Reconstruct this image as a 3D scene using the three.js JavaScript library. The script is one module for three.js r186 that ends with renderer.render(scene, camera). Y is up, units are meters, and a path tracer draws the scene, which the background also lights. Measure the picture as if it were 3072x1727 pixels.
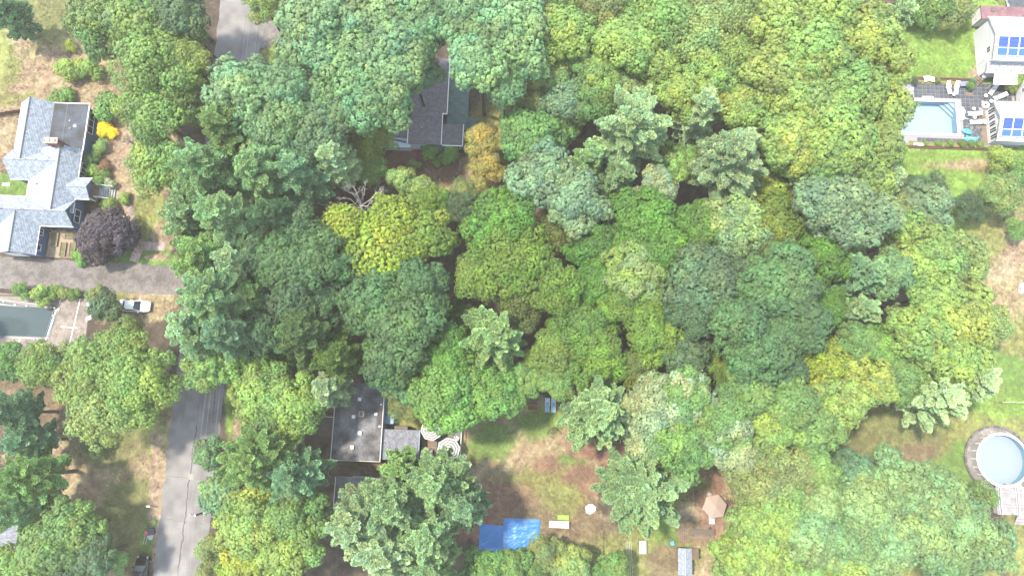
import * as THREE from 'three';
import { RoundedBoxGeometry } from 'three/addons/geometries/RoundedBoxGeometry.js';
import { mergeGeometries } from 'three/addons/utils/BufferGeometryUtils.js';

// ---------- camera, sky, sun, exposure ----------
const scene = new THREE.Scene();
const CAM_H = 104, TILT = 10 * Math.PI / 180, YAW = 2 * Math.PI / 180, FOCAL = 2074;   // focal length in pixels of the 3072 px wide photograph
const camera = new THREE.PerspectiveCamera(2 * Math.atan(863.5 / FOCAL) * 180 / Math.PI, 3072 / 1727, 1, 3000);
camera.position.set(0, CAM_H, 0);
camera.up.set(-Math.cos(TILT) * Math.sin(YAW), Math.sin(TILT), -Math.cos(TILT) * Math.cos(YAW));
camera.lookAt(-Math.sin(TILT) * Math.sin(YAW), CAM_H - Math.cos(TILT), -Math.sin(TILT) * Math.cos(YAW));
const renderer = new THREE.WebGLRenderer({ antialias: true });
renderer.toneMapping = THREE.LinearToneMapping;
renderer.toneMappingExposure = 3.2;
renderer.shadowMap.enabled = true;
const sunDir = new THREE.Vector3(-0.4, 0.9, -0.13).normalize();
{ // hazy bright summer sky: pale blue overhead, whiter toward the horizon
  const w = 64, h = 32, d = new Float32Array(w * h * 4);
  for (let j = 0; j < h; j++) for (let i = 0; i < w; i++) { const el = ((j + .5) / h - .5) * Math.PI, t = Math.pow(1 - Math.max(0, Math.sin(el)), 2.2), o = (j * w + i) * 4; d[o] = .72 + .45 * t; d[o + 1] = .86 + .38 * t; d[o + 2] = 1.04 + .26 * t; d[o + 3] = 1; }
  const t = new THREE.DataTexture(d, w, h, THREE.RGBAFormat, THREE.FloatType); t.mapping = THREE.EquirectangularReflectionMapping; t.magFilter = t.minFilter = THREE.LinearFilter; t.colorSpace = THREE.LinearSRGBColorSpace; t.needsUpdate = true;
  scene.background = t; scene.environment = t;
}
const sun = new THREE.DirectionalLight(0xfff1dc, 4.1);
sun.name = 'sun';
sun.position.copy(sunDir).multiplyScalar(200);
sun.castShadow = true; sun.shadow.radius = 9;
Object.assign(sun.shadow.camera, { left: -110, right: 110, top: 80, bottom: -80, near: 1, far: 500 });
sun.shadow.mapSize.set(4096, 4096);
scene.add(sun);
scene.fog = new THREE.FogExp2(0xfff8ee, 0.00026);

// ---------- small helpers ----------
let seedState = 1;
const seed = s => { seedState = s >>> 0 || 1; };
const rnd = () => { seedState = (seedState + 0x6D2B79F5) >>> 0; let t = seedState; t = Math.imul(t ^ t >>> 15, t | 1); t ^= t + Math.imul(t ^ t >>> 7, t | 61); return ((t ^ t >>> 14) >>> 0) / 4294967296; };
const rr = (a, b) => a + (b - a) * rnd();
const clamp = (x, a = 0, b = 1) => Math.min(b, Math.max(a, x));
const sstep = (a, b, x) => { const t = clamp((x - a) / (b - a)); return t * t * (3 - 2 * t); };
const lerp = (a, b, t) => a + (b - a) * t;
const hash2 = (x, y) => { let h = Math.imul(x, 374761393) + Math.imul(y, 668265263) | 0; h = Math.imul(h ^ h >>> 13, 1274126177); return ((h ^ h >>> 16) >>> 0) / 4294967296; };
const vnoise = (x, y) => { const i = Math.floor(x), j = Math.floor(y), u = x - i, v = y - j, a = u * u * (3 - 2 * u), b = v * v * (3 - 2 * v);
  return lerp(lerp(hash2(i, j), hash2(i + 1, j), a), lerp(hash2(i, j + 1), hash2(i + 1, j + 1), a), b); };
const fbm = (x, y, o = 4) => { let s = 0, a = 0.5, n = 0; for (let k = 0; k < o; k++) { s += a * vnoise(x, y); n += a; x = x * 2.03 + 17.1; y = y * 2.03 + 5.7; a *= 0.55; } return s / n; };

// a point of the place at height h that the survey puts at photo pixel (sx, sy) of 3072 x 1727
function G(sx, sy, h = 0) {
  const u = (sx - 1536) / FOCAL, v = (863.5 - sy) / FOCAL, d = (CAM_H - h) / (Math.cos(TILT) - v * Math.sin(TILT));
  const x = d * u, z = d * (-Math.sin(TILT) - v * Math.cos(TILT));
  return [x * Math.cos(YAW) + z * Math.sin(YAW), -x * Math.sin(YAW) + z * Math.cos(YAW)];
}
function toPhoto(X, Z) {                                   // ground point -> survey pixel
  const x = X * Math.cos(YAW) - Z * Math.sin(YAW), z = X * Math.sin(YAW) + Z * Math.cos(YAW);
  const d = CAM_H * Math.cos(TILT) - z * Math.sin(TILT), up = -CAM_H * Math.sin(TILT) - z * Math.cos(TILT);
  return [1536 + FOCAL * x / d, 863.5 - FOCAL * up / d];
}

const names = new Map();
function numbered(n) { const k = names.get(n) ?? 0; names.set(n, k + 1); return k ? n + '_' + String(k).padStart(3, '0') : n; }
function tag(o, label, category, group, kind) {
  if (label) o.userData.label = label; if (category) o.userData.category = category;
  if (group) o.userData.group = group; if (kind) o.userData.kind = kind; return o;
}
function thing(name, label, category, x, z, yaw = 0, group, y = 0) {
  const o = new THREE.Group(); o.name = numbered(name); o.position.set(x, y, z); o.rotation.y = yaw; scene.add(o);
  return tag(o, label, category, group);
}
function part(parent, name, geo, mat, world = false) {
  const m = new THREE.Mesh(geo, mat); m.name = name; m.castShadow = m.receiveShadow = true;
  if (world) m.position.set(-parent.position.x, -parent.position.y, -parent.position.z);
  parent.add(m); return m;
}
function single(name, geo, mat, label, category, x, z, yaw = 0, group, y = 0) {
  const m = new THREE.Mesh(geo, mat); m.name = numbered(name); m.castShadow = m.receiveShadow = true;
  m.position.set(x, y, z); m.rotation.y = yaw; scene.add(m); return tag(m, label, category, group);
}
function structure(name, geo, mat, y = 0) {
  const m = new THREE.Mesh(geo, mat); m.name = numbered(name); m.receiveShadow = m.castShadow = true; m.position.y = y;
  scene.add(m); return tag(m, null, null, null, 'structure');
}
// planar uv in metres from the dominant normal axis
function uvm(geo) {
  const g = geo.index ? geo.toNonIndexed() : geo, p = g.attributes.position, n = p.count, uv = new Float32Array(n * 2);
  const a = new THREE.Vector3(), b = new THREE.Vector3(), c = new THREE.Vector3();
  for (let i = 0; i < n; i += 3) {
    a.fromBufferAttribute(p, i); b.fromBufferAttribute(p, i + 1); c.fromBufferAttribute(p, i + 2);
    const nn = b.clone().sub(a).cross(c.clone().sub(a)); nn.set(Math.abs(nn.x), Math.abs(nn.y), Math.abs(nn.z));
    [a, b, c].forEach((q, k) => { const [u, v] = nn.y > 0.8 * Math.max(nn.x, nn.z) ? [q.x, q.z] : nn.x > nn.z ? [q.z, q.y] : [q.x, q.y]; uv[(i + k) * 2] = u; uv[(i + k) * 2 + 1] = v; });
  }
  g.setAttribute('uv', new THREE.BufferAttribute(uv, 2)); return g;
}
const box = (x0, x1, y0, y1, z0, z1) => uvm(new THREE.BoxGeometry(x1 - x0, y1 - y0, z1 - z0).translate((x0 + x1) / 2, (y0 + y1) / 2, (z0 + z1) / 2));
const rbox = (x0, x1, y0, y1, z0, z1, r = 0.03, s = 2) => new RoundedBoxGeometry(x1 - x0, y1 - y0, z1 - z0, s, r).translate((x0 + x1) / 2, (y0 + y1) / 2, (z0 + z1) / 2);
const V = (x, y, z) => new THREE.Vector3(x, y, z);
const merge = list => mergeGeometries(list.map(g => { const q = g.index ? g.toNonIndexed() : g; for (const k of Object.keys(q.attributes)) if (!['position', 'normal', 'uv', 'color'].includes(k)) q.deleteAttribute(k); return q; }));
function rod(a, b, ra, rb = ra, seg = 6) {
  const d = b.clone().sub(a), g = new THREE.CylinderGeometry(rb, ra, d.length(), seg, 1);
  g.applyQuaternion(new THREE.Quaternion().setFromUnitVectors(V(0, 1, 0), d.clone().normalize())).translate((a.x + b.x) / 2, (a.y + b.y) / 2, (a.z + b.z) / 2);
  return g.toNonIndexed();
}
// a flat quad slab with thickness from four corner points
function slab(p, th) {
  const n = p[1].clone().sub(p[0]).cross(p[2].clone().sub(p[0])).normalize(); if (n.y < 0) { n.negate(); p = [p[0], p[3], p[2], p[1]]; }
  const q = p.map(v => v.clone().addScaledVector(n, -th)), pos = [], uv = [];
  const U = p[1].clone().sub(p[0]).normalize(), Wd = n.clone().cross(U);
  const tri = (...t) => t.forEach(v => { pos.push(v.x, v.y, v.z); const d = v.clone().sub(p[0]); uv.push(d.dot(U), d.dot(Wd)); });
  const k = p.length;
  for (let i = 1; i < k - 1; i++) { tri(p[0], p[i], p[i + 1]); tri(q[0], q[i + 1], q[i]); }
  for (let i = 0; i < k; i++) { const j = (i + 1) % k; tri(p[i], q[i], q[j]); tri(p[i], q[j], p[j]); }
  const g = new THREE.BufferGeometry(); g.setAttribute('position', new THREE.Float32BufferAttribute(pos, 3)); g.setAttribute('uv', new THREE.Float32BufferAttribute(uv, 2)); g.computeVertexNormals(); return g;
}
function flatShape(pts, holes = [], h = 0) {               // horizontal sheet from [x, z] points
  const s = new THREE.Shape(pts.map(([x, z]) => new THREE.Vector2(x, -z)));
  holes.forEach(hp => s.holes.push(new THREE.Path(hp.map(([x, z]) => new THREE.Vector2(x, -z)))));
  const g = new THREE.ShapeGeometry(s).rotateX(-Math.PI / 2).translate(0, h, 0), p = g.attributes.position, uv = g.attributes.uv;
  for (let i = 0; i < p.count; i++) uv.setXY(i, p.getX(i), p.getZ(i));
  return g;
}
const rect = (x0, x1, z0, z1) => [[x0, z0], [x1, z0], [x1, z1], [x0, z1]];
function prism(pts, y0, y1, bevel = 0) {                    // upright block from [x, z] outline
  const s = new THREE.Shape(pts.map(([x, z]) => new THREE.Vector2(x, -z)));
  const g = new THREE.ExtrudeGeometry(s, { depth: y1 - y0 - 2 * bevel, bevelEnabled: bevel > 0, bevelSize: bevel, bevelThickness: bevel, bevelOffset: -bevel, bevelSegments: 2, curveSegments: 8 });
  return uvm(g.rotateX(-Math.PI / 2).translate(0, y0 + bevel, 0));
}

// ---------- textures and materials ----------
function tex(w, h, fn, srgb = true) {
  const d = new Uint8Array(w * h * 4);
  for (let j = 0; j < h; j++) for (let i = 0; i < w; i++) { const c = fn(i, j), o = (j * w + i) * 4; d[o] = clamp(c[0]) * 255; d[o + 1] = clamp(c[1]) * 255; d[o + 2] = clamp(c[2]) * 255; d[o + 3] = 255; }
  const t = new THREE.DataTexture(d, w, h); t.wrapS = t.wrapT = THREE.RepeatWrapping; t.magFilter = THREE.LinearFilter; t.minFilter = THREE.LinearMipmapLinearFilter; t.generateMipmaps = true;
  if (srgb) t.colorSpace = THREE.SRGBColorSpace; t.needsUpdate = true; return t;
}
// noise that wraps round after 256 px
const wrapN = (x, y, f, s) => { const p = f, i = Math.floor(x), j = Math.floor(y), u = x - i, v = y - j, a = u * u * (3 - 2 * u), b = v * v * (3 - 2 * v), m = q => ((q % p) + p) % p;
  return lerp(lerp(hash2(m(i) + s, m(j)), hash2(m(i + 1) + s, m(j)), a), lerp(hash2(m(i) + s, m(j + 1)), hash2(m(i + 1) + s, m(j + 1)), a), b); };
const tile = (i, j, n, fs, s = 0) => { let v = 0, w = 0; fs.forEach(([f, k], q) => { v += k * wrapN(i / n * f, j / n * f, f, s + q * 91); w += k; }); return v / w; };
const grain = tex(512, 512, (i, j) => { const v = 0.55 + 0.45 * (tile(i, j, 512, [[4, 1], [11, 1], [37, 1], [120, 1.2]]) * 1.5 - 0.25); return [v, v, v]; });
const speck = tex(512, 512, (i, j) => { const v = 0.62 + 0.38 * (tile(i, j, 512, [[3, 1.4], [7, 1], [160, 1.2], [256, 1]], 7) * 1.5 - 0.25); return [v, v * 0.995, v * 0.98]; });
const shingleTex = tex(512, 512, (i, j) => {                // courses of tabs, 4 m square
  const course = Math.floor(j / 512 * 20), fr = j / 512 * 20 - course, off = hash2(course, 5) * 512, tabN = 14, tb = Math.floor((i + off) / 512 * tabN) % tabN;
  const v = (fr < 0.2 ? 0.6 : 0.86) + 0.2 * (hash2(tb, course * 3 + 1) - 0.5) + 0.16 * (tile(i, j, 512, [[150, 1], [6, 1]], 3) - 0.5); return [v, v, v * 1.01]; });
const seamTex = tex(512, 512, (i, j) => { const v = 0.66 + 0.95 * (tile(i, j, 512, [[3, 1.6], [8, 1.4], [30, 0.8], [140, 0.7]], 21) - 0.5); const r = tile(i, j, 512, [[6, 1], [14, 1]], 55) > 0.62 ? 0.05 : 0; return [v + r, v, v - r]; });
const lapTex = tex(64, 256, (i, j) => { const k = (j % 32) / 32; const v = k < 0.12 ? 0.7 : 0.94 + 0.06 * hash2(i, j); return [v, v, v]; });
const woodTex = tex(256, 256, (i, j) => { const v = 0.72 + 0.5 * (0.6 * wrapN(i / 256 * 3, j / 256 * 60, 60, 3) + 0.4 * wrapN(i / 256 * 10, j / 256 * 120, 120, 9) - 0.5); return [v, v * 0.98, v * 0.95]; });
const scaled = new Map();
function rep(t, sx, sy = sx) { const k = t.uuid + sx + '_' + sy; if (!scaled.has(k)) { const c = t.clone(); c.repeat.set(1 / sx, 1 / sy); c.needsUpdate = true; scaled.set(k, c); } return scaled.get(k); }
const M = (r, g, b, rough = 0.85, o = {}) => new THREE.MeshStandardMaterial({ color: new THREE.Color().setRGB(r, g, b), roughness: rough, side: THREE.DoubleSide, ...o });
const mat = {
  white: M(.5, .5, .495, .5), whitePlastic: M(.48, .48, .48, .35), offWhite: M(.384, .372, .347, .6), black: M(.016, .016, .018, .4), darkGlass: M(.016, .024, .036, .08),
  asphalt: M(.18, .175, .183, .95, { map: rep(speck, 7) }), drive: M(.15, .135, .13, .95, { map: rep(grain, 9) }), tar: M(.028, .028, .032, .7), tarLight: M(.062, .059, .059, .9),
  concrete: M(.211, .180, .161, .92, { map: rep(grain, 6) }), concreteLight: M(.310, .285, .260, .9, { map: rep(grain, 5) }), paver: M(.29, .235, .215, .9, { map: rep(grain, 2) }),
  roofGrey: M(.24, .28, .33, .85, { map: rep(shingleTex, 4), bumpMap: rep(shingleTex, 4), bumpScale: 0.02 }),
  roofWhite: M(.29, .3, .32, .85, { map: rep(shingleTex, 4) }), roofDark: M(.18, .19, .215, .9, { map: rep(seamTex, 6) }), roofSlate: M(.165, .178, .21, .9, { map: rep(shingleTex, 4) }),
  roofBrown: M(.125, .118, .137, .9, { map: rep(shingleTex, 4) }), roofBlue: M(.046, .062, .095, .8, { map: rep(seamTex, 7) }), roofMetal: M(.186, .087, .099, .55, { map: rep(grain, 6) }),
  sidingBlue: M(.05, .1, .195, .7, { map: rep(lapTex, 1.2) }), sidingSky: M(.124, .223, .310, .7, { map: rep(lapTex, 1.2) }), sidingWhite: M(.42, .44, .47, .65, { map: rep(lapTex, 1.2) }), sidingNavy: M(.031, .043, .062, .7, { map: rep(lapTex, 1.2) }),
  brick: M(.155, .074, .056, .9, { map: rep(grain, 1) }), capStone: M(.310, .260, .211, .9, { map: rep(grain, 1) }), glass: M(.024, .036, .048, .08),
  wood: M(.186, .130, .093, .85, { map: rep(woodTex, 2) }), woodPale: M(.248, .198, .155, .85, { map: rep(woodTex, 2) }), woodGrey: M(.167, .146, .133, .9, { map: rep(woodTex, 2) }), woodRed: M(.149, .074, .056, .85, { map: rep(woodTex, 2) }), woodTeal: M(.12, .21, .22, .85, { map: rep(woodTex, 2) }),
  bark: M(.072, .056, .044, .95, { map: rep(grain, 1.5) }), barkPale: M(.186, .171, .155, .9, { map: rep(grain, 1) }), barkMid: M(.118, .102, .087, .95, { map: rep(grain, 1) }),
  soil: M(.105, .081, .053, .97, { map: rep(grain, 2) }), bedGrass: M(.124, .118, .056, .97, { map: rep(grain, 1.2) }), stone: M(.16, .14, .13, .9, { map: rep(grain, 1) }), stoneDark: M(.087, .084, .093, .9, { map: rep(grain, 1) }), slateA: M(.042, .052, .074, .75, { map: rep(grain, 3) }), slateB: M(.052, .062, .085, .75, { map: rep(grain, 3) }), slateC: M(.07, .075, .09, .8, { map: rep(grain, 3) }), grout: M(.15, .15, .16, .9), gravel: M(.2, .19, .185, .95, { map: rep(grain, 2) }),
  liner: M(.028, .034, .044, .45), tarpBlue: M(.012, .105, .3, .45), lime: M(.14, .27, .02, .5), red: M(.403, .031, .037, .5), skyBlue: M(.186, .322, .422, .5), cyan: M(.037, .217, .310, .5), mint: M(.360, .576, .544, .5), beige: M(.409, .347, .310, .8), pink: M(.560, .360, .384, .8), orange: M(.372, .174, .050, .7), grey: M(.217, .217, .223, .7), charcoal: M(.048, .052, .060, .6), steel: M(.310, .310, .322, .35, { metalness: .7 }), carWhite: M(.600, .608, .624, .25), carBlack: M(.010, .010, .011, .15), carSilver: M(.310, .329, .360, .25), rubber: M(.016, .016, .016, .8), amber: M(.560, .240, .040, .4), maroon: M(.124, .025, .043, .8), flower: M(.600, .576, .480, .8), wire: M(.341, .341, .347, .5), yellow: M(.4, .3, .02, .6),
  waterDark: new THREE.MeshPhysicalMaterial({ color: new THREE.Color().setRGB(.035, .05, .055), roughness: 0.03, ior: 1.33 }),
  poolLiner: M(.135, .215, .275, .6), poolDeep: M(.085, .185, .27, .6), poolPale: M(.13, .165, .19, .6),
  water: new THREE.MeshPhysicalMaterial({ color: 0xffffff, roughness: 0.02, transmission: 1, thickness: 0, ior: 1.33 }),
};

// ---------- ground ----------
const GX0 = -112, GX1 = 112, GZ0 = -84, GZ1 = 44;
const cTan = [.158, .122, .074], cGreen = [.06, .105, .02], cLawn = [.085, .14, .024], cRed = [.115, .066, .045], cOlive = [.105, .112, .034], cLitter = [.036, .027, .02], cBrown = [.09, .066, .039], cDark = [.082, .086, .031], cPink = [.158, .118, .082];
const zones = [ // colour, centre x, y, radius x, y (survey pixels), edge softness
  [cTan, 110, 190, 320, 240, .35], [cDark, 100, 40, 150, 95, .5], [cOlive, 10, 190, 45, 130, .6], [cPink, 60, 100, 40, 40, .9], [cOlive, 40, 300, 90, 22, .8], [cTan, 10, 430, 90, 120, .4], [cGreen, 20, 570, 90, 45, .25],
  [cTan, 420, 480, 125, 190, .35], [cPink, 345, 430, 45, 80, .7], [cOlive, 455, 650, 75, 70, .5], [cTan, 500, 700, 60, 40, .6], [cGreen, 400, 775, 150, 40, .4], [cPink, 470, 770, 40, 14, .8],
  [cTan, 430, 905, 100, 60, .4], [cOlive, 335, 890, 60, 30, .5], [cTan, 330, 1390, 240, 320, .3], [cDark, 400, 1250, 110, 90, .55], [cDark, 300, 1340, 120, 70, .6], [cDark, 390, 1570, 110, 150, .5], [cOlive, 450, 1250, 40, 120, .6], [cLawn, 455, 1290, 14, 70, .8], [cGreen, 437, 1640, 16, 70, .7], [cPink, 465, 1480, 18, 200, .6], [cBrown, 90, 1190, 150, 130, .5], [cPink, 160, 1380, 60, 60, .8], [cBrown, 110, 1560, 60, 90, .5],
  [cTan, 715, 1180, 45, 110, .4], [cLawn, 688, 1240, 12, 90, .8], [cOlive, 850, 170, 60, 55, .5],
  [cOlive, 1400, 540, 260, 75, .4], [cTan, 1400, 520, 140, 45, .6], [cOlive, 1500, 400, 90, 110, .5], [cRed, 1200, 500, 80, 55, .4], [cRed, 1330, 500, 110, 45, .5], [cTan, 1430, 490, 50, 45, .5], [cBrown, 1400, 620, 90, 60, .7],
  [cTan, 1570, 1390, 250, 240, .28], [cRed, 1560, 1540, 240, 110, .5], [cBrown, 1690, 1620, 190, 120, .5], [cGreen, 1480, 1325, 70, 55, .75], [cGreen, 1610, 1265, 70, 45, .8], [cGreen, 1715, 1385, 50, 28, .8], [cOlive, 1640, 1440, 120, 50, .9], [cRed, 1730, 1430, 50, 36, .9], [cRed, 1830, 1330, 130, 60, .5], [cOlive, 1760, 1680, 120, 70, .7], [cRed, 1500, 1480, 80, 40, .9], [cRed, 1640, 1390, 40, 26, 1], [cOlive, 1700, 1500, 60, 40, 1], [cOlive, 1230, 1240, 60, 60, .5], [cBrown, 1080, 1405, 120, 60, .5], [cBrown, 1010, 1290, 40, 100, .5], [cBrown, 1200, 1410, 80, 40, .5],
  [cTan, 2060, 1560, 150, 230, .35], [cRed, 2110, 1500, 75, 120, .6], [cOlive, 2090, 1410, 60, 60, .7], [cOlive, 1980, 1620, 120, 150, .6], [cGreen, 2000, 1590, 50, 40, .9], [cRed, 2130, 1400, 40, 50, .8], [cPink, 2060, 1560, 40, 40, .9], [cBrown, 1995, 1690, 50, 50, .8],
  [cLawn, 2850, 150, 230, 160, .25], [cLawn, 2860, 530, 260, 125, .25], [cTan, 2970, 95, 34, 26, .8], [cPink, 2935, 222, 26, 24, .8], [cTan, 2930, 495, 110, 16, 1], [cLawn, 2900, 690, 200, 90, .4], [cOlive, 3020, 900, 150, 330, .35], [cTan, 3030, 880, 100, 240, .9], [cPink, 3010, 740, 70, 90, .8], [cOlive, 2960, 720, 60, 80, .7], [cOlive, 3050, 1010, 60, 60, .8], [cGreen, 3000, 1200, 190, 130, .4], [cOlive, 2830, 1330, 330, 140, .4], [cDark, 2660, 1330, 150, 90, .6], [cBrown, 2760, 1370, 60, 40, .9], [cLawn, 3000, 1215, 110, 50, .9], [cGreen, 2890, 1420, 90, 90, .6], [cOlive, 2790, 1700, 200, 120, .4], [cOlive, 3060, 1600, 60, 140, .4],
  [cBrown, 2760, 600, 40, 40, .7], [cBrown, 2740, 1060, 50, 40, .7], [cBrown, 1130, 1005, 90, 70, .8], [cBrown, 800, 310, 60, 60, .8], [cRed, 1790, 430, 30, 26, .8], [cLawn, 3060, 20, 60, 30, .6],
];
const toS = v => v <= 0.0031308 ? 12.92 * v : 1.055 * v ** (1 / 2.4) - 0.055;
const TW = 2048, TH = 1170;
const groundTex = tex(TW, TH, (i, j) => {
  const X = lerp(GX0, GX1, (i + .5) / TW), Z = lerp(GZ0, GZ1, (j + .5) / TH), [px, py] = toPhoto(X, Z);
  const n1 = fbm(X * .22 + 40, Z * .22 + 9, 4), n2 = fbm(X * 1.1 + 3, Z * 1.1 + 70, 3), n3 = vnoise(X * 4.5, Z * 4.5), n4 = hash2(i, j);
  let c = [cLitter[0] * lerp(.6, 1.5, n2), cLitter[1] * lerp(.6, 1.5, n2), cLitter[2] * lerp(.6, 1.4, n2)];
  let k = 0;
  for (const [col, cx, cy, rx, ry, s] of zones) {
    k++;
    const ax = (px - cx) / rx, ay = (py - cy) / ry; if (ax > 1.7 || ax < -1.7 || ay > 1.7 || ay < -1.7) continue;
    const d = 1 - Math.sqrt(ax * ax + ay * ay) + (fbm(X * .35 + k * 7, Z * .35 - k * 3, 4) - .5) * 1.1 + (n3 - .5) * .25;
    const w = sstep(-s * .5, s * .5, d) * (s > .6 ? .9 : 1); if (w <= 0) continue;
    let q = 1; if (col === cLawn) q = 1 + .1 * Math.sin(Z * 3.2 + n1 * 2) ;
    for (let m = 0; m < 3; m++) c[m] = lerp(c[m], col[m] * q, w);
  }
  const n5 = fbm(X * 2.6 - 11, Z * 2.6 + 31, 3), f = lerp(.6, 1.4, n2) * lerp(.8, 1.2, n3) * lerp(.8, 1.2, n4) * lerp(.8, 1.2, n1) * lerp(.65, 1.35, n5);
  const g = (n1 - .5) * .3 + (n2 - .5) * .2;
  return [toS(c[0] * f * (1 - g * .5)), toS(c[1] * f * (1 + g * .35)), toS(c[2] * f)];
});
groundTex.wrapS = groundTex.wrapT = THREE.ClampToEdgeWrapping;
const poolRect = rect(60.6, 69.4, -51.0, -45.6);
{
  const g = flatShape(rect(GX0, GX1, GZ0, GZ1), [poolRect]), p = g.attributes.position, uv = g.attributes.uv;
  for (let i = 0; i < p.count; i++) uv.setXY(i, (p.getX(i) - GX0) / (GX1 - GX0), (p.getZ(i) - GZ0) / (GZ1 - GZ0));
  structure('ground', g, new THREE.MeshStandardMaterial({ map: groundTex, roughness: .97, side: THREE.DoubleSide }));
  structure('outer_ground', flatShape(rect(-420, 420, -420, 420), [rect(GX0, GX1, GZ0, GZ1)]), M(.09, .085, .04, .97, { map: rep(grain, 30) }));
}
// road and drives with ragged edges
function ragged(a, b, n, amp, s) { const r = []; for (let i = 0; i <= n; i++) { const t = i / n, x = lerp(a[0], b[0], t), z = lerp(a[1], b[1], t), k = (fbm(i * .35 + s, s * 3.1, 3) - .5) * 2 * amp, dx = b[0] - a[0], dz = b[1] - a[1], l = Math.hypot(dx, dz); r.push([x - dz / l * k, z + dx / l * k]); } return r; }
const road = structure('road', flatShape([...ragged([-50.35, 44], [-50.35, -84], 260, .35, 3), ...ragged([-42.9, -84], [-43.0, 44], 260, .25, 8)], [], .012), mat.asphalt);
{
  const crack = (pts, w, m, name) => { const L = [], R = []; pts.forEach(([x, z], i) => { const q = pts[Math.min(i + 1, pts.length - 1)], p0 = pts[Math.max(i - 1, 0)], dx = q[0] - p0[0], dz = q[1] - p0[1], l = Math.hypot(dx, dz) || 1, k = w * (.5 + hash2(i, 77)); L.push([x - dz / l * k / 2, z + dx / l * k / 2]); R.unshift([x + dz / l * k / 2, z - dx / l * k / 2]); }); const o = part(road, name, flatShape([...L, ...R], [], .017), m); return o; };
  const line = (x0, z0, x1, z1, n, amp, s) => { const r = []; for (let i = 0; i <= n; i++) { const t = i / n; r.push([lerp(x0, x1, t) + (fbm(i * .4, s, 3) - .5) * amp, lerp(z0, z1, t) + (fbm(i * .4 + 40, s, 3) - .5) * amp * .5]); } return r; };
  crack(line(-46.55, 4, -46.75, 24, 60, .5, 2), .16, mat.tar, 'tar_seam'); crack(line(-46.4, -1, -46.5, 4, 14, .3, 5), .07, mat.tarLight, 'tar_seam');
  crack(line(-46.7, 24, -46.6, 44, 30, .5, 6), .08, mat.tarLight, 'tar_seam');
  crack(line(-44.4, -4, -44.1, 3.4, 24, .2, 9), .1, mat.tar, 'tar_seam'); crack(line(-48.4, -4, -48.7, 4, 20, .4, 12), .06, mat.tarLight, 'crack');
  crack(line(-50.1, 11.2, -43.3, 11.6, 30, .5, 15), .06, mat.tarLight, 'crack'); crack(line(-50.1, 17.2, -44, 17.8, 30, .7, 25), .05, mat.tarLight, 'crack');
  crack(line(-47.6, -6, -47.9, -1.2, 14, .3, 31), .14, mat.tar, 'tar_seam'); crack(line(-45.9, -62, -46.1, -52, 30, .2, 41), .08, mat.tarLight, 'crack'); crack(line(-43.6, -62, -43.7, -52, 30, .2, 43), .08, mat.tarLight, 'crack');
  const mh = new THREE.CylinderGeometry(.42, .42, .02, 28).translate(-46.45, .022, 11.25), lid = part(road, 'manhole_cover', mh, M(.24, .22, .2, .7, { map: rep(speck, .6) })); tag(lid, 'round iron manhole cover set in the asphalt');
}
structure('driveway', flatShape([...ragged([-90, -20.7], [-50.2, -19.9], 90, .25, 13), ...ragged([-50.2, -15.5], [-90, -15.5], 90, .3, 17)], [], .008), mat.drive);
structure('driveway', flatShape([...ragged([-43.1, -61.5], [-37.5, -61], 14, .2, 14), ...ragged([-37.5, -57], [-43.1, -56.6], 14, .3, 19)], [], .008), mat.drive);
// paved walk from the steps to the drive
{
  const walk = thing('garden_walk', null, null, -60, -26); tag(walk, null, null, null, 'structure');
  const curve = new THREE.CatmullRomCurve3([V(-63.4, 0, -31.1), V(-61.9, 0, -30.2), V(-60.6, 0, -28.2), V(-60, 0, -26), V(-59.1, 0, -24.4), V(-58.1, 0, -23.4)]);
  const strip = (c, w, n, m, name) => { for (let i = 0; i < n; i++) { const a = c.getPoint(i / n), b = c.getPoint((i + 1) / n - .004), ta = c.getTangent(i / n), tb = c.getTangent((i + 1) / n); const q = [[a.x - ta.z * w, a.z + ta.x * w], [b.x - tb.z * w, b.z + tb.x * w], [b.x + tb.z * w, b.z - tb.x * w], [a.x + ta.z * w, a.z - ta.x * w]]; part(walk, name, prism(q, .004, .03), m, true); } };
  strip(curve, .62, 15, mat.paver, 'paving_slab');
  strip(new THREE.CatmullRomCurve3([V(-58.3, 0, -23.1), V(-57, 0, -22.9), V(-54.4, 0, -23)]), .68, 5, mat.paver, 'paving_slab');
  strip(new THREE.CatmullRomCurve3([V(-58.4, 0, -22.9), V(-58.7, 0, -21.6), V(-59, 0, -20.4)]), .68, 12, M(.5, .36, .33, .9, { map: rep(grain, 2) }), 'paving_brick');
}

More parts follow.
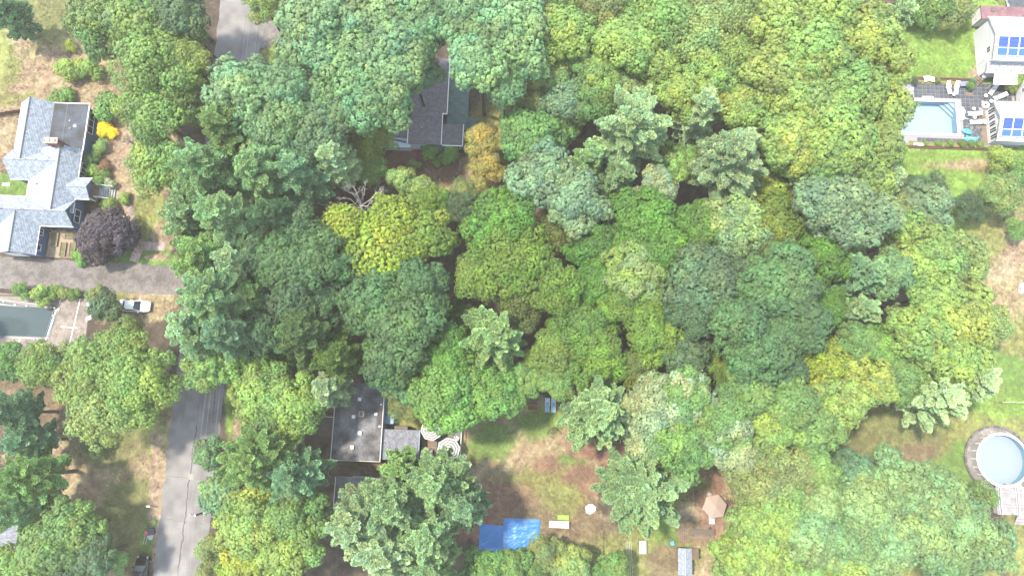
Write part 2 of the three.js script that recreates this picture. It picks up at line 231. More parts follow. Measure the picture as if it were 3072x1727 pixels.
// ---------- buildings ----------
// a roof slope from ridge line to eave line, in world metres, as a slab; the ridge is a cap
function slope(h, rA, rB, eA, eB, m, th = .12) { return part(h, 'roof_slope', slab([rA, rB, eB, eA], th), m, true); }
function gable(h, o, m) {       // o: axis 'x'|'z', a0..a1 along the ridge, c ridge line, hr, l/r [coordinate, height] of the two eaves
  const P = (a, c, y) => o.axis === 'z' ? V(c, y, a) : V(a, y, c);
  for (const e of [o.l, o.r]) slope(h, P(o.a0, o.c, o.hr), P(o.a1, o.c, o.hr), P(o.a0, e[0], e[1]), P(o.a1, e[0], e[1]), e[2] ?? m);
  part(h, 'ridge_cap', rod(P(o.a0 - .01, o.c, o.hr + .0), P(o.a1 + .01, o.c, o.hr + .0), .09, .09, 8), o.cap ?? mat.charcoal, true);
  for (const e of [o.l, o.r]) { const s = Math.sign(e[0] - o.c); part(h, 'gutter', o.axis === 'z' ? box(Math.min(e[0], e[0] + s * .1), Math.max(e[0], e[0] + s * .1), e[1] - .2, e[1] - .06, o.a0, o.a1) : box(o.a0, o.a1, e[1] - .2, e[1] - .06, Math.min(e[0], e[0] + s * .1), Math.max(e[0], e[0] + s * .1)), mat.white, true); }
}
function gableWall(h, o, at, m, inset = .3) {   // triangular end wall
  const y0 = Math.min(o.l[1], o.r[1]) - .3, pts = [[o.l[0] + Math.sign(o.c - o.l[0]) * inset, y0], [o.r[0] + Math.sign(o.c - o.r[0]) * inset, y0], [o.c, o.hr - .2]];
  const s = new THREE.Shape(pts.map(p => new THREE.Vector2(o.axis === 'z' ? p[0] : -p[0], p[1]))), g = new THREE.ExtrudeGeometry(s, { depth: .1, bevelEnabled: false });
  if (o.axis === 'x') g.rotateY(Math.PI / 2).translate(at - .05, 0, 0); else g.translate(0, 0, at - .05);
  part(h, 'gable_wall', uvm(g), m, true);
}
// window on a wall facing +x/-x/+z/-z at a world point
function windowOn(h, x, y, z, w, ht, face, panes = 2, frameMat = mat.white) {
  const f = new THREE.Group(), fr = [], a = .07;
  fr.push(box(-w / 2 - a, w / 2 + a, ht / 2, ht / 2 + a, -.02, .06), box(-w / 2 - a, w / 2 + a, -ht / 2 - a, -ht / 2, -.02, .08), box(-w / 2 - a, -w / 2, -ht / 2, ht / 2, -.02, .06), box(w / 2, w / 2 + a, -ht / 2, ht / 2, -.02, .06));
  for (let i = 1; i < panes; i++) { const c = -w / 2 + w * i / panes; fr.push(box(c - .03, c + .03, -ht / 2, ht / 2, -.01, .05)); }
  const frame = part(h, 'window', merge(fr), frameMat);
  const rot = { '+z': 0, '-z': Math.PI, '+x': Math.PI / 2, '-x': -Math.PI / 2 }[face];
  frame.position.set(x - h.position.x, y, z - h.position.z); frame.rotation.y = rot;
  for (let i = 0; i < panes; i++) { const c0 = -w / 2 + w * i / panes, c1 = c0 + w / panes; part(frame, 'pane', box(c0 + .02, c1 - .02, -ht / 2, ht / 2, -.01, .012), mat.glass); }
}
function ventPipe(h, x, y, z, m = mat.charcoal, r = .09, ht = .4) { part(h, 'vent_pipe', merge([rod(V(x, y - .3, z), V(x, y + ht, z), r, r, 10), rod(V(x, y, z), V(x, y + .06, z), r * 2, r * 2, 10)]), m, true); }

{ // blue ranch house on the left
  const h = thing('ranch_house', 'blue walled house with pale grey cross gabled roofs beside the driveway', 'house', -72, -33);
  const w = (x0, x1, z0, z1, ht) => part(h, 'wall', box(x0, x1, 0, ht, z0, z1), mat.sidingBlue, true);
  w(-77.8, -73, -44.2, -36, 2.6); w(-73.002, -67.75, -44.2, -36.4, 2.7); w(-77.7, -68, -36.8, -32.4, 2.58); w(-74.8, -67.85, -32.41, -28, 2.6); w(-82, -67.75, -29.1, -25.2, 2.55); w(-78.2, -72.85, -25.21, -20.7, 2.5);
  const g1 = { axis: 'z', a0: -44.6, a1: -34.6, c: -75.35, hr: 5, l: [-78.15, 2.75], r: [-72.7, 2.75] }; gable(h, g1, mat.roofGrey); gableWall(h, g1, -44.25, mat.sidingBlue);
  const g2 = { axis: 'x', a0: -78.05, a1: -69.6, c: -34.55, hr: 4.98, l: [-37.1, 2.78], r: [-32.1, 2.78], cap: mat.roofWhite }; gable(h, g2, mat.roofGrey); gableWall(h, g2, -77.7, mat.sidingBlue);
  const g3 = { axis: 'z', a0: -37.1, a1: -26.9, c: -69.5, hr: 5.06, l: [-75.15, 2.72], r: [-67.5, 3.1] }; gable(h, g3, mat.roofGrey); gableWall(h, { ...g3, l: [-71.8, 3.4] }, -36.9, mat.sidingBlue);
  const g4 = { axis: 'x', a0: -84, a1: -67.35, c: -26.8, hr: 5.02, l: [-29.4, 2.7], r: [-24.95, 2.7], cap: mat.roofWhite }; gable(h, g4, mat.roofGrey); gableWall(h, g4, -67.8, mat.sidingBlue);
  const g5 = { axis: 'z', a0: -26.6, a1: -20.4, c: -74.9, hr: 4.8, l: [-78.6, 2.65], r: [-72.5, 2.65] }; gable(h, g5, mat.roofGrey); gableWall(h, g5, -20.75, mat.sidingBlue);
  const g6 = { axis: 'x', a0: -68.4, a1: -65.3, c: -30.85, hr: 4.2, l: [-32.5, 3.05], r: [-29.25, 3.05], cap: mat.roofWhite }; gable(h, g6, mat.roofGrey); gableWall(h, g6, -65.6, mat.sidingBlue, .1);
  const fr = part(h, 'flat_roof', box(-73.6, -67.45, 2.72, 2.95, -44.55, -36.95), mat.roofBlue, true);
  for (const g of [box(-73.55, -67.4, 2.9, 3.04, -44.63, -44.52), box(-67.46, -67.33, 2.88, 3.03, -44.63, -36.95)]) part(fr, 'roof_edge', g, mat.white);
  part(fr, 'roof_hatch', box(-70.05, -69.7, 2.93, 3.08, -40.6, -40.3), mat.charcoal); part(fr, 'patch', box(-69.5, -69, 2.953, 2.957, -41.2, -40.7), mat.roofGrey); part(fr, 'patch', box(-70.3, -70.1, 2.953, 2.957, -41.9, -41.6), mat.roofGrey); part(fr, 'membrane_seam', box(-70.9, -70.84, 2.952, 2.96, -44.5, -37), mat.charcoal);
  const ch = part(h, 'chimney', box(-71.1, -69.2, 2.6, 6.3, -37.5, -36.75), mat.brick, true); tag(ch, 'brown brick chimney with two white flue caps');
  part(ch, 'coping', box(-71.2, -69.1, 6.28, 6.42, -37.6, -36.65), mat.capStone); part(ch, 'flue', box(-70.75, -70.25, 6.4, 6.7, -37.35, -36.95), mat.white); part(ch, 'flue', box(-69.95, -69.5, 6.4, 6.65, -37.35, -36.95), mat.white); part(ch, 'flue', box(-71.1, -70.85, 6.4, 6.46, -37.3, -37.05), mat.charcoal);
  windowOn(h, -67.75, 1.5, -42, 3.2, 1.2, '+x', 3); windowOn(h, -67.85, 1.5, -34.6, 1.4, 1.1, '+x', 2); windowOn(h, -68, 1.5, -33.4, 1.2, 1.1, '+x', 2); windowOn(h, -67.75, 1.5, -26.9, 1.9, 1.2, '+x', 2); windowOn(h, -72.85, 1.6, -24.2, .9, .9, '+x', 2); windowOn(h, -72.85, 1.6, -21.8, .8, .9, '+x', 1);
  const gd = part(h, 'garage_door', box(-77.6, -75, .02, 2.2, -20.72, -20.62), mat.white, true); tag(gd, 'white garage door facing the driveway');
  part(h, 'wall_lamp', rod(V(-72.8, 1.9, -23), V(-72.62, 1.9, -23), .09, .07, 10), mat.white, true);
  ventPipe(h, -73.6, 3.2, -20.95 - .4, mat.charcoal); ventPipe(h, -73.2, 3.35, -31.2, mat.charcoal);
  // porch and steps
  part(h, 'porch_floor', box(-67.9, -65.3, .9, 1.05, -32.3, -29.5), mat.woodGrey, true);
  for (let i = 0; i < 7; i++) part(h, 'step', box(-65.3 + i * .3, -65.0 + i * .3, .86 - i * .125 - .08, .98 - i * .125, -31.9, -30.1), i % 2 ? mat.roofGrey : mat.concreteLight, true);
  for (const z of [-31.98, -30.02]) { part(h, 'handrail', merge([rod(V(-65.4, 1.95, z), V(-63.2, 1.05, z), .045), rod(V(-65.4, 1, z), V(-65.4, 1.95, z), .04), rod(V(-63.2, .1, z), V(-63.2, 1.05, z), .04)]), mat.white, true); }
  for (const z of [-32.3, -29.5]) part(h, 'porch_post', rod(V(-65.6, 1, z), V(-65.6, 3, z), .08), mat.white, true);
}
{ // dark roofed house among the oaks, top
  const h = thing('oak_house', 'white walled house with dark brown low roofs under the teal oaks', 'house', -15, -44);
  const w = (x0, x1, z0, z1, ht, m = mat.sidingWhite) => part(h, 'wall', box(x0, x1, 0, ht, z0, z1), m, true);
  w(-17.2, -12.6, -52, -40, 3.02); w(-24, -17.21, -47.5, -41.1, 2.66); w(-12.59, -9.3, -43, -40.1, 2.56, mat.sidingSky);
  const r1 = part(h, 'roof', prism([[-17.45, -54], [-11.7, -54], [-11.7, -44.85], [-12.35, -44.85], [-12.35, -39.72], [-17.45, -39.72]], 3.03, 3.25), mat.roofBrown, true);
  for (const g of [box(-11.7, -11.58, 3.12, 3.3, -54, -44.75), box(-12.34, -11.58, 3.12, 3.3, -44.84, -44.72), box(-12.34, -12.24, 3.12, 3.3, -44.72, -39.7), box(-17.57, -17.45, 3.1, 3.3, -45, -39.7)]) part(r1, 'roof_edge', g, mat.white);
  part(h, 'lower_roof', box(-25, -17.58, 2.68, 2.88, -48, -40.85), mat.roofBrown, true);
  const r3 = part(h, 'sunroom_roof', box(-12.22, -9.1, 2.58, 2.78, -43.3, -39.85), mat.roofBrown, true); for (const g of [box(-9.1, -8.98, 2.62, 2.83, -43.3, -39.73), box(-12.22, -8.98, 2.62, 2.83, -39.85, -39.73)]) part(r3, 'roof_edge', g, mat.white);
  part(h, 'roof_vent', rod(V(-14.3, 3.2, -49.4), V(-14.3, 3.6, -49.4), .1), mat.white, true); part(h, 'roof_vent', rod(V(-15.4, 3.2, -42.4), V(-15.4, 3.5, -42.4), .08), mat.grey, true);
  windowOn(h, -15.3, 1.5, -40, 1.1, .8, '+z', 1); windowOn(h, -19.3, 1.0, -39.75, .8, .7, '+z', 1); windowOn(h, -13.5, 1.5, -40, .9, 1, '+z', 1); windowOn(h, -10.8, 1.5, -40.1, 2.4, 1.2, '+z', 3);
  part(h, 'front_box', box(-21, -17.22, 0, 1.9, -41.09, -39.75), mat.sidingWhite, true); part(h, 'box_roof', slab([V(-21.2, 2.25, -41.08), V(-17.2, 2.25, -41.08), V(-17.2, 1.95, -39.6), V(-21.2, 1.95, -39.6)], .06), M(.4, .47, .54, .7), true); part(h, 'drain', rod(V(-21, 2.3, -40.9), V(-17.1, 2.35, -40.1), .12, .12, 6), mat.charcoal, true);
  const d = part(h, 'deck', box(-11.95, -8.6, .2, .42, -52, -43.32), mat.woodTeal, true); tag(d, 'weathered teal green wooden deck');
  for (let i = 0; i < 22; i++) part(d, 'plank', box(-11.9 + i * .15, -11.9 + i * .15 + .14, .42, .445 + .006 * hash2(i, 3), -51.9, -43.35), mat.woodTeal);
  for (let i = 0; i < 5; i++) part(h, 'step', box(-8.58 + i * .25, -8.36 + i * .25, .3 - i * .07, .38 - i * .07, -45.6, -43.9), mat.woodTeal, true);
  part(h, 'porch', box(-16.5, -15.3, 0, .18, -39.95, -38.3), mat.maroon, true); part(h, 'porch_rail', merge([rod(V(-16.5, .9, -39.9), V(-16.5, .9, -38.3), .03), rod(V(-16.5, 0, -38.3), V(-16.5, .9, -38.3), .03)]), mat.red, true);
  const bp = thing('brick_path', null, null, -16, -37.6); tag(bp, null, null, null, 'structure');
  for (let i = 0; i < 5; i++) for (let j = 0; j < 5; j++) part(bp, 'paver', rbox(-.72 + i * .34, -.4 + i * .34, 0, .03 + .012 * hash2(i, j), -.6 + j * .34, -.28 + j * .34, .01, 1), mat.brick);
  const sl = thing('garden_slab', null, null, -7, -38); tag(sl, null, null, null, 'structure');
  for (let i = 0; i < 3; i++) for (let j = 0; j < 4; j++) part(sl, 'paving_slab', rbox(-.9 + i * .62, -.32 + i * .62, 0, .04, -1.2 + j * .62, -.62 + j * .62, .01, 1), mat.paver);
}
{ // flat roofed house, bottom centre
  const h = thing('flat_roof_house', 'long dark flat roofed house with sky blue siding west of the plank deck', 'house', -20, 3);
  part(h, 'wall', box(-25.2, -18.45, 0, 3.02, -2.8, 7.6), mat.sidingSky, true); part(h, 'wall', box(-18.44, -13.35, 0, 2.42, 3.6, 7.4), mat.sidingSky, true);
  for (const s of [-1, 1]) part(h, 'roof_slope', slab([V(-21.95, 3.42, -3.05), V(-21.95, 3.42, 7.85), V(s < 0 ? -25.45 : -18.55, 3.2, 7.85), V(s < 0 ? -25.45 : -18.55, 3.2, -3.05)], .16), mat.roofDark, true);
  part(h, 'roof_seam', box(-21.99, -21.91, 3.4, 3.44, -3.04, 7.84), mat.charcoal, true);
  for (const g of [box(-18.54, -18.44, 3.05, 3.26, -3.1, 7.9), box(-25.56, -25.46, 3.05, 3.26, -3.1, 7.9), box(-25.46, -18.54, 3.03, 3.2, 7.86, 7.93)]) part(h, 'roof_edge', g, mat.offWhite, true);
  part(h, 'annex_roof', slab([V(-18.4, 2.75, 3.35), V(-18.4, 2.75, 7.6), V(-13.2, 2.55, 7.6), V(-13.2, 2.55, 3.35)], .14), mat.roofSlate, true);
  part(h, 'annex_roof_edge', box(-13.19, -13.08, 2.4, 2.62, 3.3, 7.65), mat.sidingSky, true);
  part(h, 'entry_canopy', box(-18.42, -17.2, 1.4, 1.52, 1.35, 2.6), M(.13, .2, .28, .7), true); part(h, 'bay_box', box(-16.9, -15, .3, 2.2, 2.85, 3.58), mat.woodGrey, true);
  for (const [x, z] of [[-21.9, -.75], [-22.6, 1.75], [-21.55, 4], [-22.5, 6]]) part(h, 'roof_vent', merge([box(x - .18, x + .18, 3.25, 3.62, z - .18, z + .18), box(x - .24, x + .24, 3.62, 3.68, z - .24, z + .24)]), mat.white, true);
  const ch = part(h, 'chimney', box(-21.75, -21.05, 3, 4.05, .95, 1.65), mat.brick, true); part(ch, 'coping', merge([box(-21.82, -20.98, 4.05, 4.15, .88, 1.05), box(-21.82, -20.98, 4.05, 4.15, 1.55, 1.72), box(-21.82, -21.6, 4.05, 4.15, 1.05, 1.55), box(-21.2, -20.98, 4.05, 4.15, 1.05, 1.55)]), mat.capStone); part(ch, 'flue', box(-21.6, -21.2, 4.03, 4.07, 1.05, 1.55), mat.black);
  ventPipe(h, -19.5, 3.2, 1.3, mat.steel, .12, .5); ventPipe(h, -18.85, 3.2, -.1, mat.steel, .07, .3); ventPipe(h, -18.85, 3.2, 3, mat.steel, .07, .3);
  windowOn(h, -18.45, 1.6, -1.5, 1.3, 1, '+x', 2); windowOn(h, -13.35, 1.4, 4.5, 1, 1.1, '+x', 2); windowOn(h, -13.35, 1.4, 6.4, 1, 1.1, '+x', 2);
  const sd = part(h, 'side_deck', box(-28.3, -25.7, .1, .35, 1.7, 4.7), mat.woodGrey, true); part(sd, 'railing', merge([rod(V(-25.85, .35, 2), V(-25.85, 1.2, 2), .04), rod(V(-25.85, .35, 4.6), V(-25.85, 1.2, 4.6), .04), rod(V(-25.85, 1.2, 2), V(-25.85, 1.2, 4.6), .04), rod(V(-28.2, 1.2, 1.95), V(-25.85, 1.2, 1.95), .04)]), mat.white);
  const d = part(h, 'deck', box(-13.04, -7.2, .2, .52, 2, 7.1), mat.woodPale, true); tag(d, 'brown plank deck with white railing');
  for (let i = 0; i < 34; i++) part(d, 'plank', box(-13.0, -7.25, .52, .545 + .006 * hash2(i, 9), 2.02 + i * .149, 2.02 + i * .149 + .138), [mat.wood, mat.woodPale, mat.wood][i * 7 % 3]);
  for (let i = 0; i < 7; i++) part(d, 'lower_plank', box(-13, -8.4, .3, .325, 7.13 + i * .15, 7.13 + i * .15 + .14), mat.beige);
  const rail = [rod(V(-7.25, 1.45, 2), V(-7.25, 1.45, 7.1), .06)]; for (let i = 0; i <= 10; i++) rail.push(rod(V(-7.25, .5, 2 + i * .51), V(-7.25, 1.45, 2 + i * .51), .035)); part(d, 'railing', merge(rail), mat.white);
}
{ // garage south of it
  const h = thing('dark_garage', 'dark roofed garage with pale gable end south of the flat roofed house', 'garage', -20.8, 14);
  part(h, 'wall', box(-24.3, -17.3, 0, 2.35, 10.35, 17), mat.sidingSky, true);
  const g = { axis: 'z', a0: 10.25, a1: 17.4, c: -20.8, hr: 3.4, l: [-24.75, 2.4], r: [-16.9, 2.4] }; gable(h, g, mat.roofDark); gableWall(h, g, 10.3, mat.sidingWhite);
  part(h, 'garage_door', box(-22.8, -20, .02, 2, 10.27, 10.34), mat.white, true);
}
{ // house under the trees, lower left
  const h = thing('corner_house', 'navy walled house mostly hidden by trees in the lower left corner', 'house', -74, 22);
  part(h, 'wall', box(-82, -67.9, 0, 2.6, 17.9, 27), mat.sidingNavy, true);
  const g = { axis: 'x', a0: -84, a1: -67.4, c: 22.6, hr: 4.6, l: [17.5, 2.62], r: [27.4, 2.62] }; gable(h, g, mat.roofSlate); gableWall(h, g, -67.95, mat.sidingNavy);
  windowOn(h, -69.4, 1.5, 17.9, 1.2, 1, '-z', 2); windowOn(h, -67.9, 1.5, 19.4, 1.2, 1, '+x', 2);
  part(h, 'stoop', box(-67.88, -66.4, 0, .3, 19.2, 21), mat.concreteLight, true); part(h, 'downspout', rod(V(-67.7, 0, 21.8), V(-67.7, 2.5, 21.8), .05), mat.white, true);
}
const cellTex = tex(128, 128, (i, j) => { const e = (i % 16) < 2 || (j % 16) < 2; const v = .9 + .1 * hash2(i >> 4, j >> 4); return e ? [.3, .5, .8] : [.06 * v, .2 * v, .52 * v]; });
const stripTex = tex(128, 32, (i, j) => { const e = (i % 16) < 3; return e ? [.28, .42, .72] : [.05, .15, .45]; });
const panelA = M(1, 1, 1, .2, { map: rep(stripTex, 1.6, 1.6) }), panelB = M(1, 1, 1, .2, { map: rep(cellTex, 1.0) });
function solar(h, P, n, rows) { // P(u, v) -> point on the slope; rows: [v0, v1, width, material]
  for (const [v0, v1, wd, m] of rows) for (let i = 0; i < n; i++) {
    const a = i * wd + .04, b = (i + 1) * wd - .04, pn = part(h, 'solar_panel', slab([P(a, v0), P(b, v0), P(b, v1), P(a, v1)], .05), m, true);
    const f = (p, q) => rod(p, q, .045, .045, 4); part(pn, 'panel_frame', merge([f(P(a, v0), P(b, v0)), f(P(b, v0), P(b, v1)), f(P(b, v1), P(a, v1)), f(P(a, v1), P(a, v0))]), mat.white);
  }
}
{ // white house with solar panels, top right
  const h = thing('solar_house', 'white house with solar panels north of the slate pool patio', 'house', 80, -59);
  part(h, 'wall', box(73.3, 92, 0, 4.05, -63.3, -56.6), mat.sidingWhite, true);
  const g = { axis: 'x', a0: 73, a1: 93, c: -60, hr: 5.3, l: [-63.6, 4.15, mat.roofWhite], r: [-56.4, 4.15, mat.roofWhite], cap: mat.white }; gable(h, g, mat.roofWhite); gableWall(h, g, 73.28, mat.sidingWhite, .2);
  const sl = (5.3 - 4.15) / 3.6, P = (u, v) => V(73.5 + u, 5.3 - v * sl + .1, -60 + v);
  solar(h, P, 11, [[.35, 1.95, 1.65, panelA], [2.0, 3.1, 1.65, panelB]]);
  part(h, 'wall', box(73.32, 92, 0, 2.2, -56.59, -55.5), mat.sidingWhite, true);
  part(h, 'porch_roof', slab([V(73, 3.0, -56.58), V(93, 3.0, -56.58), V(93, 2.45, -55.1), V(73, 2.45, -55.1)], .12), mat.roofWhite, true); part(h, 'porch_gutter', box(73, 93, 2.3, 2.44, -55.1, -54.98), mat.white, true);
  windowOn(h, 73.3, 3.1, -58.6, .8, .9, '-x', 2, mat.white); windowOn(h, 73.3, 1.4, -58.2, .6, .7, '-x', 1); windowOn(h, 73.3, 1.3, -60.8 + 1.2, .6, .7, '-x', 1);
  part(h, 'side_door_panel', box(73.22, 73.29, .1, 2.1, -60, -57.4), mat.whitePlastic, true);
  const aw = part(h, 'awning', slab([V(74.4, 2.4, -55.0), V(78.0, 2.4, -55.0), V(78.1, 2.0, -53.3), V(74.3, 2.0, -53.3)], .04), mat.white, true); tag(aw, 'white fabric awning over the patio door');
  part(aw, 'awning_post', merge([rod(V(74.4, 0, -53.4), V(74.4, 2, -53.4), .03), rod(V(78, 0, -53.4), V(78, 2, -53.4), .03)]), mat.white);
}
{ // side wing on the right edge
  const h = thing('white_wing', 'white house wing at the right edge between awning and pool house', 'house', 82, -52);
  part(h, 'wall', box(79.2, 90, 0, 2.9, -54.2, -50.9), mat.sidingWhite, true); part(h, 'roof', box(79, 90, 2.9, 3.1, -54.4, -50.7), mat.roofWhite, true);
  windowOn(h, 79.2, 1.8, -52.6, .5, .9, '-x', 2, mat.white); part(h, 'entry_roof', slab([V(78, 2.4, -50.9), V(84, 2.4, -50.9), V(84, 2.2, -49.5), V(78, 2.2, -49.5)], .12), mat.roofWhite, true); part(h, 'entry_post', rod(V(78.2, 0, -49.6), V(78.2, 2.2, -49.6), .07), mat.white, true);
}
{ // pool house
  const h = thing('pool_house', 'white pool house with five dark windows and blue solar panels', 'building', 80, -47);
  part(h, 'wall', box(74, 90, 0, 2.72, -49.6, -44.1), mat.sidingWhite, true);
  const g = { axis: 'x', a0: 73.5, a1: 91, c: -47, hr: 4, l: [-50, 2.8, mat.roofWhite], r: [-43.7, 2.7, mat.roofWhite], cap: mat.white }; gable(h, g, mat.roofWhite); gableWall(h, g, 73.98, mat.sidingWhite, .2);
  const sl = (4 - 2.7) / 3.3, P = (u, v) => V(74 + u, 4 - v * sl + .1, -47 + v); solar(h, P, 10, [[.2, 1.75, 1.6, panelA], [1.8, 2.8, 1.6, panelB]]);
  for (let i = 0; i < 5; i++) windowOn(h, 74, 1.5, -49 + i * 1.06, .72, 1.5, '-x', 2, mat.white);
  part(h, 'step_deck', box(73.2, 73.98, 0, .12, -49.7, -44), mat.woodPale, true);
}
{ // container trailer
  const h = thing('storage_container', 'white storage container with maroon roof at the top right corner', 'container', 79, -65.3);
  part(h, 'body', box(73.1, 86, .15, 2.55, -66.35, -64.25), mat.white, true); part(h, 'roof', box(73, 86.1, 2.55, 2.64, -66.45, -64.15), mat.roofMetal, true);
  for (const z of [-66.3, -65.28]) { const dr = part(h, 'door', box(73.04, 73.09, .25, 2.45, z + .03, z + .98), mat.whitePlastic, true); part(dr, 'handle', box(73.0, 73.05, 1.1, 1.35, z + .4, z + .5), mat.charcoal); }
  part(h, 'roof_vent', box(74.6, 75.1, 2.64, 2.76, -65.8, -65.4), mat.charcoal, true); for (const g of [box(73.0, 73.12, .1, 2.6, -66.4, -66.3), box(73.0, 73.12, .1, 2.6, -64.3, -64.2), box(73, 73.1, 2.48, 2.56, -66.4, -64.2)]) part(h, 'corner_trim', g, mat.charcoal, true);
  for (const z of [-66, -64.6]) part(h, 'foot', box(74, 74.4, 0, .15, z - .1, z + .1), mat.charcoal, true);
}
// ---------- plants ----------
// a leaf-covered lobe of about 1 unit radius: small clumps of leaves spread over an uneven dome
function leafLobe(s, clumps, leaves, o = {}) {
  seed(s); const pos = [], nor = [], col = [], q = new THREE.Quaternion(), up = V(0, 1, 0);
  const { size = .17, aspect = .62, droop = 0, low = -.35, clump = .3, spread = .9, rough = .55 } = o;
  const fx = rr(0, 9), fz = rr(0, 9);
  for (let c = 0; c < clumps; c++) {
    const y = lerp(1, low, (c + rnd()) / clumps), t = c * 2.39996 + rr(-.4, .4), r = Math.sqrt(1 - y * y), d = V(Math.cos(t) * r, y, Math.sin(t) * r);
    const rad = .8 - rough * .36 + rough * .72 * fbm(d.x * 2.1 + fx, d.z * 2.1 + fz + d.y * 1.3, 2) + rr(-.16, .14) * rough, cc = d.clone().multiplyScalar(rad), cr = clump * rr(.65, 1.3), tone = rr(.78, 1.26);
    for (let k = 0; k < leaves; k++) {
      const e = V(rr(-1, 1), rr(-1, 1), rr(-1, 1)); if (e.lengthSq() > 1 || e.lengthSq() < .05) { k--; continue; } e.normalize();
      if (e.dot(d) < -.25) e.addScaledVector(d, 1.2).normalize();
      const p = cc.clone().addScaledVector(e, cr * rr(.65, 1)), n = e.clone().multiplyScalar(.9).addScaledVector(d, .5).add(V(rr(-1, 1), rr(-.6, 1), rr(-1, 1)).multiplyScalar(spread * .55)).normalize();
      const out = d.clone().addScaledVector(e, .8).add(V(rr(-.5, .5), -droop + rr(-.3, .3), rr(-.5, .5))), ax = out.addScaledVector(n, -out.dot(n)).normalize(), side = n.clone().cross(ax), L = size * rr(.65, 1.25), w = L * aspect * .5, v = tone * rr(.82, 1.2);
      const a = p.clone().addScaledVector(ax, -L * .5), b = p.clone().addScaledVector(ax, L * .5).addScaledVector(n, -L * .12), l = p.clone().addScaledVector(side, w).addScaledVector(n, -L * .05), m = p.clone().addScaledVector(side, -w).addScaledVector(n, -L * .05);
      for (const z of [a, m, b, a, b, l]) { pos.push(z.x, z.y, z.z); nor.push(n.x, n.y, n.z); col.push(v, v * rr(.98, 1.02), v); }
    }
  }
  const g = new THREE.BufferGeometry(); g.setAttribute('position', new THREE.Float32BufferAttribute(pos, 3)); g.setAttribute('color', new THREE.Float32BufferAttribute(col, 3)); g.computeVertexNormals(); return g;
}
// a spray of pine: forked twigs ending in needle tufts, pointing along +x, about 1.3 m
function pineSpray(s, tufts = 17, needles = 20) {
  seed(s); const pos = [], nor = [], col = [];
  for (let t = 0; t < tufts; t++) {
    const f = (t + rnd()) / tufts, side = (t % 2 ? 1 : -1) * rr(.0, .42) * (1.15 - f * .75), c = V(-.35 + f * 1.25, rr(-.02, .2) + f * .12, side), dir = V(1, rr(.25, .8), side * 1.6 + rr(-.25, .25)).normalize(), tone = rr(.8, 1.25), R = rr(.2, .34);
    for (let k = 0; k < needles; k++) {
      const e = dir.clone().add(V(rr(-1, 1), rr(-.55, .9), rr(-1, 1)).multiplyScalar(.85)).normalize(), w = e.clone().cross(V(rr(-1, 1), rr(-1, 1), rr(-1, 1))).normalize(), n = w.clone().cross(e).normalize(); if (n.y < 0) n.negate();
      n.addScaledVector(dir, .2).normalize();
      const b = c.clone().addScaledVector(e, R), h = .045, v = tone * rr(.85, 1.18);
      for (const z of [c.clone().addScaledVector(w, h * .5), c.clone().addScaledVector(w, -h * .5), b.clone().addScaledVector(w, -h), c.clone().addScaledVector(w, h * .5), b.clone().addScaledVector(w, -h), b.clone().addScaledVector(w, h)]) { pos.push(z.x, z.y, z.z); nor.push(n.x, n.y, n.z); col.push(v, v, v); }
    }
  }
  const g = new THREE.BufferGeometry(); g.setAttribute('position', new THREE.Float32BufferAttribute(pos, 3)); g.setAttribute('color', new THREE.Float32BufferAttribute(col, 3)); g.computeVertexNormals(); return g;
}
const leafMat = new THREE.MeshPhysicalMaterial({ color: 0xffffff, vertexColors: true, roughness: .7, transmission: .3, thickness: 0, side: THREE.DoubleSide });
const needleMat = new THREE.MeshPhysicalMaterial({ color: 0xffffff, vertexColors: true, roughness: .75, transmission: .2, thickness: 0, side: THREE.DoubleSide });
const lobes = {
  oak: [11, 12, 13].map(s => leafLobe(s, 34, 40, { size: .17, aspect: .72, clump: .27, rough: .95 })),
  maple: [21, 22, 23].map(s => leafLobe(s, 40, 32, { size: .21, aspect: .5, droop: .5, clump: .23, spread: 1.1, rough: 1 })),
  fine: [31, 32, 33].map(s => leafLobe(s, 46, 32, { size: .16, aspect: .42, droop: .3, clump: .19, spread: 1.2, rough: 1.15 })),
  sparse: [41, 42].map(s => leafLobe(s, 20, 34, { size: .18, aspect: .65, clump: .26, rough: 1 })),
};
const sprays = [51, 52, 53].map(s => pineSpray(s));
const C = { // leaf colours, linear
  teal: [.075, .175, .062], tealD: [.05, .125, .052], tealP: [.108, .222, .088], slateG: [.1, .178, .09], sage: [.12, .215, .075], mid: [.082, .168, .028], bright: [.082, .2, .02], lime: [.135, .23, .034], limeP: [.165, .245, .06], yellow: [.19, .25, .02], yel2: [.165, .235, .032], olive: [.14, .178, .048], dark: [.04, .092, .028], pale: [.2, .27, .14], pine: [.215, .345, .15], pineD: [.15, .28, .14], pineP: [.28, .4, .2], pineG: [.205, .335, .1], gold: [.25, .235, .05], goldY: [.75, .56, .012], purple: [.03, .02, .034], rust: [.17, .085, .036], green: [.062, .168, .028],
};
for (const k of Object.keys(C)) if (!/^(gold|goldY|purple|rust|yellow|dark|pine.*)$/.test(k)) C[k] = C[k].map((v, i) => lerp(v, [.115, .21, .055][i], .2));
